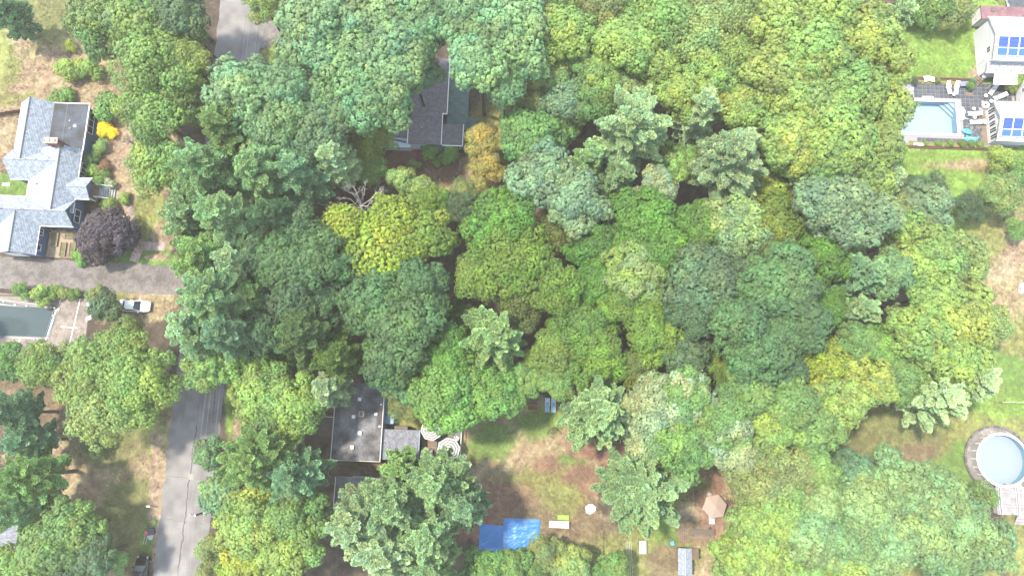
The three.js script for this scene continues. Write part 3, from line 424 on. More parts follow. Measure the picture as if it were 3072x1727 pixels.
// darkened, saturated copies of the leaf colours: the lot's haze-free look baked in
for (const k of Object.keys(C)) { const c = C[k], l = (c[0] + c[1] + c[2]) / 3; C[k + 'Lot'] = c.map(v => Math.max(.006, l + (v - l) * 1.42) * (/^(yellow|pineP|pale)$/.test(k) ? .72 : /^(bright|lime|limeP|green|mid|yel2)$/.test(k) ? .56 : .46)); }
const mtx = new THREE.Matrix4(), qq = new THREE.Quaternion(), q2 = new THREE.Quaternion(), tint = new THREE.Color();
function instanced(parent, geo, list, col, m, name = 'crown', vary = .18) {   // list of {p, q, s}
  if (!list.length) return null;
  const im = new THREE.InstancedMesh(geo, m, list.length); im.name = name; im.castShadow = im.receiveShadow = true; im.userData.kind = 'stuff';
  list.forEach((e, i) => { mtx.compose(e.p, e.q, e.s); im.setMatrixAt(i, mtx); const c = e.c ?? col, k = 1 + rr(-vary, vary), w = rr(-vary, vary) * .6; im.setColorAt(i, tint.setRGB(c[0] * k * (1 + w), c[1] * k, c[2] * k * (1 - w))); });
  parent.add(im); return im;
}
const Y = V(0, 1, 0);
function limbTube(pts, r0, r1) { const out = []; for (let i = 0; i < pts.length - 1; i++) { const a = i / (pts.length - 1), b = (i + 1) / (pts.length - 1); out.push(rod(pts[i], pts[i + 1], lerp(r0, r1, a), lerp(r0, r1, b), 5)); } return out; }
// broadleaf tree: trunk and limbs, and boughs of leaf lobes heaped into an uneven crown
function broadleaf(t, R, h, kind, col, o = {}) {
  const flat = o.flat ?? .72, small = R < 2.2, geo = lobes[kind], lists = geo.map(() => []), rl = o.rl ?? (small ? R * .36 : clamp(R * .23, .6, 1.3)), lim = [], bs = [];
  const K = small ? 4 : Math.round(rr(9, 13) * (o.fill ?? 1)), lop = rr(0, 6.283), th0 = rr(0, 6.283), trunkTop = h - flat * R * 1.5;
  for (let b = 0; b < K; b++) {
    const f = b / Math.max(1, K - 1), th = th0 + b * 2.39996 + rr(-.3, .3), rho = R * Math.sqrt(f) * .7 * (1 + .18 * Math.cos(th - lop)) * rr(.85, 1.12), rb = R * (small ? rr(.5, .62) : rr(.26, .41)), y = h - rb * flat - flat * R * 1.15 * (rho / R) ** 2 - rr(0, .2) * R * (small ? .3 : 1);
    bs.push({ c: V(Math.cos(th) * rho, Math.max(y, rb * .35), Math.sin(th) * rho), r: rb, tone: 1 + rr(-.2, .2), hue: rr(-.17, .17) });
  }
  lim.push(...limbTube([V(0, -.2, 0), V(rr(-.2, .2), Math.max(.1, trunkTop * .5), rr(-.2, .2)), V(0, Math.max(.2, trunkTop), 0)], .05 + R * .055, .03 + R * .03));
  for (const b of bs) {
    lim.push(...limbTube([V(0, Math.max(.15, trunkTop * rr(.75, 1)), 0), V(b.c.x * .55, lerp(Math.max(.2, trunkTop), b.c.y, .5), b.c.z * .55), b.c], .02 + R * .016, .03));
    const n = Math.max(4, Math.round(2.3 * (b.r / rl) ** 2 + 3));
    for (let i = 0; i < n; i++) {
      const y = lerp(1, -.3, (i + rr(.1, .9)) / n), th = i * 2.39996 + rr(-.4, .4), r = Math.sqrt(1 - Math.min(1, y * y)), k = b.r * rr(.72, 1.08), p = V(b.c.x + Math.cos(th) * r * k, b.c.y + y * k * flat * 1.1, b.c.z + Math.sin(th) * r * k);
      if (bs.some(q => q !== b && Math.hypot(p.x - q.c.x, (p.y - q.c.y) / flat, p.z - q.c.z) < q.r * .6) || p.y < .1) continue;
      const d = p.clone().sub(b.c).normalize().add(V(0, .35, 0)).normalize(); qq.setFromUnitVectors(Y, d); q2.setFromAxisAngle(Y, rr(0, 6.283)); const sc = rl * rr(.7, 1.25), cc = o.tips && rnd() < o.tipShare ? o.tips : col;
      lists[Math.floor(rnd() * geo.length)].push({ p, q: qq.clone().multiply(q2), s: V(sc, sc * (o.tall ?? .85), sc), c: [cc[0] * b.tone * (1 + b.hue), cc[1] * b.tone, cc[2] * b.tone * (1 - b.hue)] });
      if (o.limbs === 1 || i % 7 === 0) lim.push(rod(b.c, p.clone().lerp(b.c, -.06), .035, .015, 4));
    }
    if (!o.open) lists[0].push({ p: b.c.clone().add(V(0, -b.r * .2, 0)), q: new THREE.Quaternion(), s: V(b.r * .75, b.r * .5, b.r * .75) });
  }
  if (!o.open && !small) for (let i = 0; i < 4; i++) { const th = i * 1.6 + rr(0, .5), rad = R * rr(.15, .7), sc = R * .28; lists[0].push({ p: V(Math.cos(th) * rad, h - flat * R * rr(1.2, 1.6), Math.sin(th) * rad), q: new THREE.Quaternion().setFromAxisAngle(Y, rr(0, 6)), s: V(sc, sc * .6, sc) }); }
  if (!small) { const nt = Math.floor(rr(1, 5) * (kind === 'fine' || kind === 'sparse' ? 2.2 : 1)); for (let i = 0; i < nt; i++) { const tw = [], b = bs[Math.floor(rnd() * bs.length)], th = rr(0, 6.283), e = V(Math.cos(th), rr(.5, 1.5), Math.sin(th)).normalize(), a = b.c.clone().addScaledVector(e, b.r * .5), c = b.c.clone().addScaledVector(e, b.r * rr(1.1, 1.32)); tw.push(rod(a, c, .045, .02, 4)); for (let k = 0; k < 4; k++) { const m = a.clone().lerp(c, rr(.45, .9)); tw.push(rod(m, m.clone().addScaledVector(e.clone().add(V(rr(-.9, .9), rr(-.2, .5), rr(-.9, .9))), b.r * rr(.2, .42)), .022, .01, 4)); } part(t, 'twig', merge(tw), mat.barkPale); } }
  part(t, 'trunk', merge(lim), o.bark ?? mat.bark);
  lists.forEach((l, i) => instanced(t, geo[i], l, col, leafMat, 'crown', o.vary));
}
// white pine: whorls of long limbs carrying needle sprays
function pine(t, R, h, col, o = {}) {
  const lim = limbTube([V(0, -.2, 0), V(rr(-.2, .2), h * .5, rr(-.2, .2)), V(0, h - .4, 0)], .12 + R * .05, .05), lists = sprays.map(() => []), levels = Math.round(clamp(h * .55, 7, 13)), base = o.base ?? .42;
  const lopP = rr(0, 6.283); const put = (p, d, s) => { const x = d.clone().normalize(), z = x.clone().cross(Y).normalize(), y = z.clone().cross(x); mtx.makeBasis(x, y, z); q2.setFromRotationMatrix(mtx); qq.setFromAxisAngle(V(1, 0, 0), rr(-.35, .35)); lists[Math.floor(rnd() * 3)].push({ p, q: q2.clone().multiply(qq), s: V(s, s, s) }); };
  for (let l = 0; l < levels; l++) {
    const f = l / (levels - 1), y = h * lerp(base, .97, f), Rl = R * Math.max(.14, Math.pow(1 - f, .62) * (1 - .25 * (1 - f) ** 3)), nb = Math.round(lerp(10, 5, f)), ph = rr(0, 6.28);
    for (let b = 0; b < nb; b++) {
      const th = ph + b / nb * 6.283 + rr(-.4, .4), len = Rl * rr(.5, 1.18) * (1 + .16 * Math.cos(th - lopP)), rise = lerp(.08, .75, f) * rr(.7, 1.3), dir = V(Math.cos(th), 0, Math.sin(th)), tip = V(dir.x * len, y + len * rise, dir.z * len), root = V(0, y, 0), mid = V(dir.x * len * .55, y + len * rise * .35, dir.z * len * .55);
      lim.push(...limbTube([root, mid, tip], .03 + len * .008, .015));
      const m = Math.max(3, Math.round(len / .36));
      for (let k = 0; k < m; k++) {
        const u = lerp(.24, 1, (k + rnd()) / m), p = u < .55 ? root.clone().lerp(mid, u / .55) : mid.clone().lerp(tip, (u - .55) / .45), wd = (1.1 - u) * len * .42, sd = k % 2 ? 1 : -1;
        const off = rr(.15, 1) * wd * sd; p.x += -dir.z * off; p.z += dir.x * off; p.y += rr(-.1, .25);
        put(p, V(dir.x - dir.z * sd * (1 - u) * .9, rr(.12, .42) + rise * .3, dir.z + dir.x * sd * (1 - u) * .9), rr(.65, 1.1));
      }
      put(tip, V(dir.x, .3, dir.z), rr(.9, 1.2));
    }
  }
  for (let k = 0; k < 5; k++) put(V(rr(-.2, .2), h - rr(.1, 1), rr(-.2, .2)), V(rr(-1, 1), 1.2, rr(-1, 1)), 1);
  part(t, 'trunk', merge(lim), mat.barkMid);
  lists.forEach((l, i) => instanced(t, sprays[i], l, col, needleMat, 'crown', .2));
}
// leafless tree: repeatedly forking limbs
function bare(t, R, h, m, n = 9, depth = 4, thick = 1) {
  const lim = limbTube([V(0, -.2, 0), V(.1, h * .5, 0)], .16, .12), grow = (p, d, len, r, k) => { const e = p.clone().addScaledVector(d, len), mid = p.clone().lerp(e, .5).add(V(rr(-.1, .1), rr(-.05, .12), rr(-.1, .1)).multiplyScalar(len)); lim.push(...limbTube([p, mid, e], r, r * .65)); if (k <= 0) return; const c = k > 2 ? 2 : 3; for (let i = 0; i < c; i++) grow(p.clone().lerp(e, rr(.55, 1)), d.clone().add(V(rr(-.8, .8), rr(-.25, .5), rr(-.8, .8))).normalize(), len * rr(.5, .75), r * .6, k - 1); };
  for (let i = 0; i < n; i++) { const th = i / n * 6.283 + rr(-.3, .3); grow(V(.05, h * rr(.35, .55), 0), V(Math.cos(th), rr(.35, 1.3), Math.sin(th)).normalize(), R * .5, (.035 + R * .008) * thick, depth - 1); }
  part(t, 'branches', merge(lim), m);
}
let plantSeed = 1000;
// T: x, y, radius in pixels of a 2576 px wide survey print, kind, colour, tree height in metres, label, group
function T(px, py, rp, kind, colName, h, label, group, o = {}) {
  if (group === gLot) colName += 'Lot';
  seed(plantSeed += 37);
  const hc = h * .82, sx = px * 1.19255, sy = py * 1.19255, [x, z] = G(sx, sy, hc), [x1, z1] = G(sx + rp * 1.19255, sy, hc), R = Math.hypot(x1 - x, z1 - z), isPine = kind === 'pine', isBare = kind === 'bare';
  const t = thing(isPine ? 'pine_tree' : isBare ? 'dead_tree' : h < 4.5 ? 'shrub' : 'broadleaf_tree', label, h < 4.5 && !isPine && !isBare ? 'shrub' : 'tree', x, z, 0, group);
  if (isPine) pine(t, R * rr(1, 1.14), h * rr(.95, 1.05), C[colName].map((k => v => v * k * rr(.97, 1.03))(rr(.9, 1.12))), o); else if (isBare) bare(t, R, h, o.m ?? mat.barkPale, o.n, o.depth, o.thick);
  else broadleaf(t, R * (h < 4.5 ? 1 : group === gLot ? 1.16 : 1.1), h, kind, h < 4.5 ? C[colName].map(v => v * 1.25) : C[colName], o);
  return t;
}
const gOak = 'teal oaks round the dark roofed house', gRP = 'pines along the road', gPool = 'yellow-green trees west of the pool lawn', gTop = 'leafy trees in the top woods', gLot = 'trees in the wooded lot', gLL = 'trees in the lower left yard', gBR = 'trees in the lower right woods', gR = 'trees on the right slope', gB = 'trees south of the lot', gSh = 'garden shrubs by the blue house', gMid = 'trees between the dark roofed house and the lot', gLow = 'pines round the dark garage';
// upper left
T(-8, 12, 48, 'pine', 'pineD', 11, 'dark blue-green pine in the top left corner', null, { base: .3 });
T(235, 48, 72, 'oak', 'mid', 13, 'green oak overhanging the dry lawn at the top edge', 'green oaks by the dry lawn');
T(345, 30, 85, 'oak', 'mid', 15, 'middle green oak at the top edge left of the road', 'green oaks by the dry lawn');
T(452, 40, 66, 'oak', 'dark', 15, 'dark green oak at the top edge beside the road', 'green oaks by the dry lawn');
T(440, -10, 70, 'oak', 'mid', 15, 'green oak cut by the top edge above the dark oak', 'green oaks by the dry lawn');
T(385, 150, 105, 'fine', 'lime', 15, 'large lime green maple beside the small lawn shrubs', 'lime maples left of the road', { fill: 1.2 });
T(470, 150, 62, 'fine', 'yel2', 13, 'yellow-green maple between lime maple and road top', 'lime maples left of the road');
T(375, 275, 88, 'fine', 'lime', 13, 'lime green maple right of the round dark bush', 'lime maples left of the road');
T(455, 250, 60, 'fine', 'mid', 11, 'darker green maple against the big teal roadside tree', 'lime maples left of the road');
T(395, 400, 78, 'fine', 'lime', 10, 'lime green maple right of the porch shrubs', 'lime maples left of the road');
T(310, 345, 20, 'bare', 'teal', 4.6, 'low grey leafless bush beside the yellow bush', null, { n: 12, depth: 3 });
T(440, 395, 26, 'bare', 'teal', 9, 'pale leafless branches at the edge of lime maple', null, { n: 8, depth: 3 });
T(660, 8, 46, 'fine', 'yel2', 13, 'yellow-green maple overhanging the road at the top edge', null);
T(712, 128, 38, 'fine', 'yel2', 5, 'yellow-green sapling beside the top driveway apron', null);
// roadside teal mass
T(612, 235, 92, 'oak', 'tealP', 20, 'broad teal tree over the upper road', gRP);
T(715, 245, 85, 'oak', 'teal', 20, 'teal tree right of the upper road', gRP);
T(795, 320, 85, 'oak', 'tealD', 18, 'dark teal tree left of yellow-green tree by the white house', gRP);
T(690, 330, 80, 'oak', 'teal', 18, 'teal tree between two roadside pines above the lot', gRP);
T(560, 320, 88, 'pine', 'pineG', 19, 'green pine below the broad teal tree', gRP);
T(520, 415, 88, 'pine', 'pine', 20, 'pine beside the pale leafless branches', gRP);
T(640, 420, 92, 'pine', 'pine', 21, 'pine over the road just above the lot corner', gRP);
T(740, 430, 72, 'pine', 'pineD', 19, 'bluish pine along the upper lot edge', gRP);
T(835, 400, 52, 'pine', 'pineP', 18, 'slim pale pine left of the dead grey tree', gRP);
T(470, 540, 85, 'pine', 'pine', 18, 'pine overhanging the lawn right of the curved walk', gRP);
T(565, 545, 85, 'pine', 'pine', 21, 'pine at the upper left corner of the lot', gRP);
T(505, 640, 92, 'pine', 'pineG', 21, 'green pine above the end of the driveway', gRP);
T(585, 660, 60, 'pine', 'pineP', 20, 'pale pine along the left lot edge', gRP);
T(530, 745, 100, 'pine', 'pine', 22, 'pine over the driveway mouth', gRP);
T(470, 820, 68, 'pine', 'pineP', 18, 'pale pine in front of the white sedan', gRP);
T(560, 830, 62, 'pine', 'pineD', 20, 'bluish pine along the lower left lot edge', gRP);
T(500, 860, 62, 'pine', 'pine', 17, 'lowest roadside pine where the road reappears', gRP);
T(530, 918, 60, 'maple', 'lime', 13, 'lime green maple over the road below the pines', null);
// oaks round the top house
T(800, 75, 105, 'oak', 'tealP', 20, 'teal oak right of the top road end', gOak, { fill: 1.15 });
T(930, 55, 95, 'oak', 'tealP', 20, 'teal oak at the top edge, second from the road', gOak);
T(880, 175, 95, 'oak', 'teal', 20, 'teal oak in the middle of the oak mass', gOak);
T(985, 150, 95, 'oak', 'tealP', 21, 'largest pale teal oak above the dark roofed house', gOak, { fill: 1.15 });
T(935, 250, 88, 'oak', 'teal', 19, 'teal oak overhanging the dark roof from the left', gOak);
T(1050, 60, 80, 'oak', 'teal', 19, 'teal oak at the top edge left of the dark gap', gOak);
T(1045, 190, 55, 'oak', 'tealD', 16, 'small dark teal oak beside the dark gap', gOak);
T(1180, 45, 78, 'oak', 'tealP', 20, 'teal oak at the top edge right of the dark gap', gOak);
T(1205, 160, 80, 'oak', 'tealP', 20, 'teal oak over the teal deck', gOak, { fill: 1.15 });
T(1290, 80, 88, 'oak', 'tealP', 21, 'rightmost teal oak at the top edge', gOak, { fill: 1.15 });
T(1265, 225, 52, 'oak', 'teal', 17, 'teal oak above the golden tree', gOak);
T(1320, 165, 52, 'oak', 'teal', 18, 'teal oak beside the pale twiggy tree', gOak);
T(930, 355, 52, 'fine', 'yel2', 9, 'yellow-green tree left of the white house wall', gMid);
T(920, 420, 45, 'fine', 'lime', 8, 'lime green tree below the yellow-green tree', gMid);
T(1215, 355, 48, 'fine', 'gold', 8.5, 'golden tree right of the dark roofed house', gMid);
T(1222, 415, 46, 'fine', 'gold', 7.5, 'lower golden tree beside the garden slabs', gMid);
T(1330, 345, 76, 'oak', 'green', 14, 'round deep green tree right of the golden trees', gMid, { fill: 1.2 });
T(1080, 378, 22, 'maple', 'bright', 2.6, 'bright green shrub in front of the white wall', 'shrubs before the dark roofed house');
T(1132, 388, 24, 'maple', 'bright', 2.6, 'bright green shrub in front of the sunroom', 'shrubs before the dark roofed house');
T(1098, 405, 12, 'fine', 'lime', 1.2, 'small lime shrub between the two bright shrubs', 'shrubs before the dark roofed house');
T(1040, 410, 14, 'fine', 'olive', 1.5, 'dull olive shrub in the red bed', 'shrubs before the dark roofed house');
T(1162, 348, 14, 'fine', 'mid', 1.8, 'green shrub between the sunroom and golden tree', 'shrubs before the dark roofed house');
T(1010, 455, 30, 'maple', 'limeP', 7, 'pale lime sapling below the red bed', gMid);
T(1060, 478, 34, 'maple', 'limeP', 7, 'pale lime sapling on the upper lot edge', gMid);
T(1165, 480, 36, 'fine', 'olive', 6, 'greyish green small tree on the upper lot edge', gMid);
// top woods
T(1345, 20, 45, 'fine', 'olive', 17, 'olive twiggy tree at the top edge beside the teal oak', gTop);
T(1420, 85, 76, 'maple', 'lime', 18, 'bright lime maple right of the teal oaks', gTop);
T(1405, 0, 60, 'maple', 'mid', 17, 'green maple at the top edge above the lime maple', gTop);
T(1500, 25, 62, 'fine', 'olive', 18, 'olive tree with grey twigs at the top edge', gTop);
T(1572, 118, 82, 'maple', 'lime', 19, 'round lime maple in the middle of the top woods', gTop);
T(1570, 20, 52, 'maple', 'mid', 16, 'mid green tree at the top edge above round maple', gTop);
T(1480, 160, 55, 'maple', 'mid', 15, 'mid green tree between two lime maples', gTop);
T(1385, 185, 56, 'fine', 'limeP', 14, 'pale twiggy tree beside the teal oak', gTop);
T(1340, 260, 45, 'fine', 'olive', 12, 'olive tree above the round deep green tree', gTop);
T(1425, 250, 62, 'fine', 'slateG', 14, 'slate green tree right of the pale twiggy tree', gTop);
T(1410, 330, 48, 'maple', 'mid', 11, 'green tree right of the round deep green tree', gTop);
T(1490, 250, 62, 'fine', 'mid', 15, 'green tree above left of the pale pine', gTop);
T(1520, 190, 55, 'maple', 'lime', 16, 'lime tree below the round lime maple', gTop);
T(1580, 225, 60, 'maple', 'olive', 15, 'olive maple above the pale pine', gTop);
T(1670, 60, 86, 'fine', 'lime', 19, 'lime tree at the top edge right of the round maple', gTop);
T(1655, 170, 64, 'maple', 'yel2', 17, 'yellowish maple right of the round maple', gTop);
T(1755, 90, 82, 'fine', 'limeP', 19, 'pale lime tree with grey twigs in the top woods', gTop);
T(1740, 5, 70, 'fine', 'olive', 18, 'olive tree at the top edge above the pale lime tree', gTop);
T(1715, 235, 62, 'maple', 'yel2', 17, 'yellow-green maple right of the pale pine', gTop);
T(1780, 190, 68, 'maple', 'lime', 18, 'lime maple above the upright pale pine', gTop);
T(1840, 150, 74, 'fine', 'lime', 18, 'lime tree left of the yellow-green mass', gTop);
T(1850, 40, 80, 'fine', 'limeP', 19, 'pale tree at the top edge beside the yellow-green mass', gTop);
T(1860, 270, 66, 'maple', 'yel2', 17, 'yellow-green maple above the lower pale pine', gTop);
// yellow-green mass
T(1960, 55, 92, 'oak', 'yel2', 20, 'yellow-green tree at the top edge, leftmost of its mass', gPool, { fill: 1.1 });
T(2070, 40, 92, 'oak', 'lime', 20, 'lime tree at the top edge in the yellow-green mass', gPool);
T(2165, 95, 85, 'oak', 'yel2', 20, 'yellow-green tree below the silvery pine', gPool);
T(2050, 140, 88, 'oak', 'lime', 21, 'lime tree in the middle of the yellow-green mass', gPool);
T(1950, 195, 92, 'oak', 'yel2', 20, 'yellow-green tree above right of the pale pines', gPool);
T(2230, 160, 58, 'oak', 'yel2', 17, 'yellow-green tree against the upper pool lawn', gPool);
T(2130, 225, 88, 'oak', 'lime', 20, 'lime tree left of the patio timber edge', gPool);
T(2025, 270, 86, 'oak', 'yel2', 20, 'yellow-green tree deep in the mass', gPool);
T(2220, 275, 72, 'oak', 'yel2', 17, 'yellow-green tree overhanging the swimming pool', gPool);
T(1985, 360, 84, 'oak', 'yel2', 19, 'yellow-green tree right of the lower pale pine', gPool);
T(2095, 345, 88, 'oak', 'lime', 20, 'lime tree left of the tree overhanging the pool', gPool);
T(2200, 370, 72, 'oak', 'yel2', 17, 'yellow-green tree at the lower pool corner', gPool);
T(2060, 430, 72, 'oak', 'mid', 17, 'green tree above the slate oak at the lot corner', gPool);
T(2170, 450, 70, 'oak', 'yel2', 16, 'yellow-green tree left of the lower pool lawn', gPool);
T(2263, 40, 46, 'pine', 'pineP', 17, 'silvery pine at the top edge by the pool lawn', null);
T(2235, 455, 46, 'pine', 'pineP', 14, 'silvery pine by the lower pool lawn', null);
T(2335, 8, 50, 'fine', 'mid', 5, 'green hedge tree at the top edge above the pool lawn', 'hedge trees at the top right');
T(2410, 12, 48, 'fine', 'olive', 5, 'olive hedge tree left of the storage container', 'hedge trees at the top right');
T(2365, -20, 60, 'fine', 'mid', 6, 'green hedge tree cut by the top edge', 'hedge trees at the top right');
// pale pines upper centre right
T(1600, 310, 108, 'pine', 'pineP', 20, 'large pale pine in the woods above the lot', 'pale pines above the lot');
T(1765, 275, 60, 'pine', 'pineP', 18, 'upright pale pine between the two large pale pines', 'pale pines above the lot');
T(1850, 385, 98, 'pine', 'pineP', 20, 'large pale pine left of the yellow-green mass', 'pale pines above the lot');
T(1495, 395, 52, 'pine', 'pine', 14, 'grey-green pine left of the large pale pine', 'pale pines above the lot');
T(1560, 440, 55, 'pine', 'pine', 14, 'grey-green pine below the large pale pine', 'pale pines above the lot');
T(1700, 410, 52, 'maple', 'lime', 12, 'lime tree between the two large pale pines', null);
T(1650, 470, 55, 'maple', 'pale', 13, 'whitish green tree on the upper lot edge', null);
T(1370, 440, 82, 'oak', 'slateG', 17, 'slate green oak below the round deep green tree', 'slate oaks across the lot edge');
T(1450, 510, 70, 'oak', 'slateG', 17, 'slate green oak crossing the upper lot edge', 'slate oaks across the lot edge');
T(1930, 475, 62, 'fine', 'yellow', 13, 'yellow tree at the upper lot edge beside pale pine', null);
T(2085, 515, 92, 'oak', 'slateG', 18, 'slate green oak at the upper right lot corner', 'slate oaks across the lot edge');
T(2180, 545, 82, 'oak', 'slateG', 18, 'slate green oak right of the lot corner', 'slate oaks across the lot edge');
T(2335, 525, 62, 'oak', 'slateG', 13, 'slate green oak below the lower pool lawn', 'slate oaks across the lot edge');
T(2265, 525, 45, 'fine', 'olive', 12, 'olive tree between two slate oaks', null);
// in the lot
T(690, 545, 72, 'pine', 'pineD', 20, 'blue-green pine in the upper left of the lot', gLot);
T(755, 580, 60, 'oak', 'tealD', 17, 'dark teal oak left of the yellow tree', gLot);
T(640, 640, 62, 'oak', 'tealD', 17, 'dark teal oak by the left lot edge', gLot);
T(715, 660, 66, 'oak', 'teal', 18, 'teal oak between left lot edge and yellow tree', gLot);
T(800, 660, 68, 'oak', 'teal', 18, 'teal oak touching the left of the yellow tree', gLot);
T(740, 740, 66, 'oak', 'tealD', 17, 'dark teal oak above the pale lot pine', gLot);
T(640, 745, 56, 'pine', 'pine', 17, 'pine by the left lot edge, halfway down', gLot);
T(815, 755, 50, 'oak', 'tealD', 15, 'small dark teal oak below left of the yellow tree', gLot);
T(760, 835, 84, 'pine', 'pine', 19, 'pale pine in the lower left of the lot', gLot);
T(660, 825, 56, 'oak', 'tealD', 15, 'dark teal oak left of the pale lot pine', gLot);
T(650, 895, 66, 'maple', 'bright', 11, 'bright green maple in the lower left lot corner', gLot);
T(850, 895, 62, 'pine', 'pineG', 16, 'green pine on the lower lot edge', gLot);
T(870, 575, 60, 'sparse', 'yellow', 15, 'thin yellow-green tree beside the dead grey tree', gLot, { open: 1, fill: 1.5, limbs: 1, bark: mat.barkPale, vary: .2 });
T(960, 640, 92, 'sparse', 'yellow', 16, 'large thin yellow-green tree with bare twigs', gLot, { open: 1, fill: 1.5, limbs: 1, bark: mat.barkPale, vary: .2 });
T(985, 560, 60, 'sparse', 'yellow', 16, 'upper thin yellow-green tree', gLot, { open: 1, fill: 1.5, limbs: 1, bark: mat.barkPale, vary: .2 });
T(1065, 590, 72, 'oak', 'yel2', 15, 'lime oak right of the thin yellow trees', gLot);
T(1085, 510, 40, 'maple', 'lime', 9, 'lime sapling at the upper lot edge', gLot);
T(880, 486, 105, 'bare', 'teal', 20, 'dead grey tree at the upper lot edge', null, { n: 15, depth: 4, m: M(.2, .19, .18, .9), thick: 1.1 });
T(1160, 520, 38, 'fine', 'slateG', 9, 'slate green sapling at the upper lot edge', gLot);
T(1050, 715, 64, 'oak', 'teal', 16, 'teal oak below right of the yellow trees', gLot);
T(945, 755, 78, 'oak', 'teal', 17, 'teal oak below the yellow trees', gLot);
T(1010, 830, 80, 'oak', 'tealP', 18, 'pale teal oak left of the dark gap', gLot, { fill: 1.15 });
T(1070, 780, 50, 'oak', 'teal', 15, 'teal oak overhanging the dark gap', gLot);
T(980, 905, 68, 'oak', 'teal', 15, 'teal oak on the lower lot edge', gLot);
T(1265, 555, 82, 'maple', 'bright', 16, 'bright green maple at the upper lot edge', gLot, { fill: 1.15 });
T(1285, 660, 105, 'fine', 'lime', 17, 'broad feathery lime tree in the middle of the lot', gLot, { fill: 1.25 });
T(1200, 690, 60, 'fine', 'limeP', 15, 'pale feathery tree left of the broad lime tree', gLot);
T(1385, 725, 72, 'fine', 'lime', 16, 'feathery lime tree right of the broad lime tree', gLot);
T(1310, 760, 58, 'fine', 'olive', 14, 'olive feathery tree above the pale lot pine', gLot);
T(1165, 800, 44, 'maple', 'bright', 8, 'bright green sapling right of the dark gap', gLot);
T(1245, 845, 88, 'pine', 'pineP', 17, 'whitish pine in the middle of the lot', gLot);
T(1125, 905, 72, 'maple', 'bright', 14, 'bright green tree on the lower lot edge', gLot, { fill: 1.2 });
T(1400, 575, 48, 'fine', 'olive', 13, 'olive tree left of the slate oak', gLot);
T(1490, 610, 60, 'maple', 'green', 14, 'deep green maple below the slate oak', gLot);
T(1620, 555, 82, 'maple', 'bright', 15, 'vivid green maple at the upper lot edge', gLot, { fill: 1.2 });
T(1660, 625, 70, 'maple', 'bright', 15, 'vivid green maple left of the slate lot oak', gLot);
T(1555, 620, 50, 'maple', 'mid', 13, 'mid green maple between two vivid ones', gLot);
T(1760, 575, 62, 'maple', 'mid', 15, 'mid green maple right of the vivid ones', gLot);
T(1845, 575, 74, 'maple', 'pale', 16, 'whitish leaved tree near the upper lot edge', gLot, { tips: C.limeP, tipShare: .35 });
T(1940, 560, 74, 'fine', 'yel2', 15, 'yellow-green tree at the upper right of the lot', gLot);
T(1930, 630, 56, 'fine', 'olive', 14, 'olive tree above the right slate oak', gLot);
T(1590, 690, 72, 'maple', 'pale', 16, 'whitish tree in the middle right of the lot', gLot, { tips: C.lime, tipShare: .55 });
T(1500, 710, 55, 'maple', 'bright', 14, 'green maple left of the whitish tree', gLot);
T(1560, 760, 56, 'maple', 'lime', 14, 'lime maple below the whitish tree', gLot);
T(1645, 745, 52, 'maple', 'lime', 14, 'lime maple right of the whitish tree', gLot);
T(1640, 840, 70, 'maple', 'lime', 15, 'vivid lime maple left of the slate oaks', gLot, { fill: 1.2 });
T(1460, 820, 66, 'maple', 'mid', 14, 'green maple right of the whitish pine', gLot);
T(1400, 880, 62, 'maple', 'limeP', 13, 'pale lime maple on the lower lot edge', gLot);
T(1505, 890, 72, 'maple', 'lime', 14, 'lime maple on the lower lot edge', gLot);
T(1770, 700, 92, 'oak', 'slateG', 18, 'large slate oak in the right half of the lot', gLot);
T(1740, 790, 60, 'oak', 'tealD', 16, 'dark slate oak below the large slate oak', gLot);
T(1850, 790, 84, 'oak', 'teal', 18, 'teal oak in the right half of the lot', gLot);
T(1960, 715, 88, 'oak', 'tealP', 18, 'pale teal oak near the right lot edge', gLot, { fill: 1.15 });
T(2000, 815, 78, 'oak', 'teal', 17, 'teal oak by the right lot edge', gLot);
T(1905, 875, 84, 'oak', 'teal', 17, 'teal oak near the lower lot edge, right half', gLot);
T(1720, 895, 62, 'oak', 'slateG', 14, 'slate oak on the lower lot edge', gLot);
T(1820, 920, 45, 'fine', 'limeP', 11, 'pale lime small tree on the lower lot edge', gLot);
T(1600, 920, 48, 'maple', 'olive', 12, 'olive maple on the lower lot edge', gLot);
T(1975, 925, 52, 'oak', 'tealD', 14, 'dark teal oak by the yellow corner tree', gLot);
T(2065, 645, 66, 'maple', 'bright', 14, 'vivid green maple on the right lot edge', gLot);
T(2085, 770, 48, 'maple', 'bright', 12, 'green maple on the right lot edge below the vivid one', gLot);
T(2065, 915, 60, 'sparse', 'yellow', 13, 'yellow tree in the lower right lot corner', gLot, { fill: 1.4, vary: .2 });
// lower left yard
T(305, 872, 64, 'fine', 'lime', 12, 'lime maple beside the white sedan', gLL);
T(225, 950, 92, 'fine', 'lime', 13, 'lime maple below the covered pool', gLL, { fill: 1.2 });
T(330, 960, 92, 'fine', 'lime', 14, 'lime maple left of the road', gLL, { fill: 1.2 });
T(255, 1040, 88, 'fine', 'limeP', 13, 'pale lime maple hanging over the dry lawn', gLL, { fill: 1.1 });
T(95, 915, 55, 'fine', 'lime', 9, 'small lime maple at the covered pool corner', gLL);
T(15, 905, 45, 'maple', 'green', 8, 'green tree at the left edge below the covered pool', gLL);
T(265, 772, 34, 'oak', 'dark', 5, 'dark green round tree beside the grey court', gLL);
T(20, 1035, 58, 'pine', 'pineD', 12, 'blue pine at the left edge below the pool', gLL);
T(60, 1110, 50, 'pine', 'pineD', 11, 'blue pine second down the left edge', gLL);
T(40, 1205, 72, 'pine', 'pineG', 15, 'green pine at the left edge above the corner house', gLL);
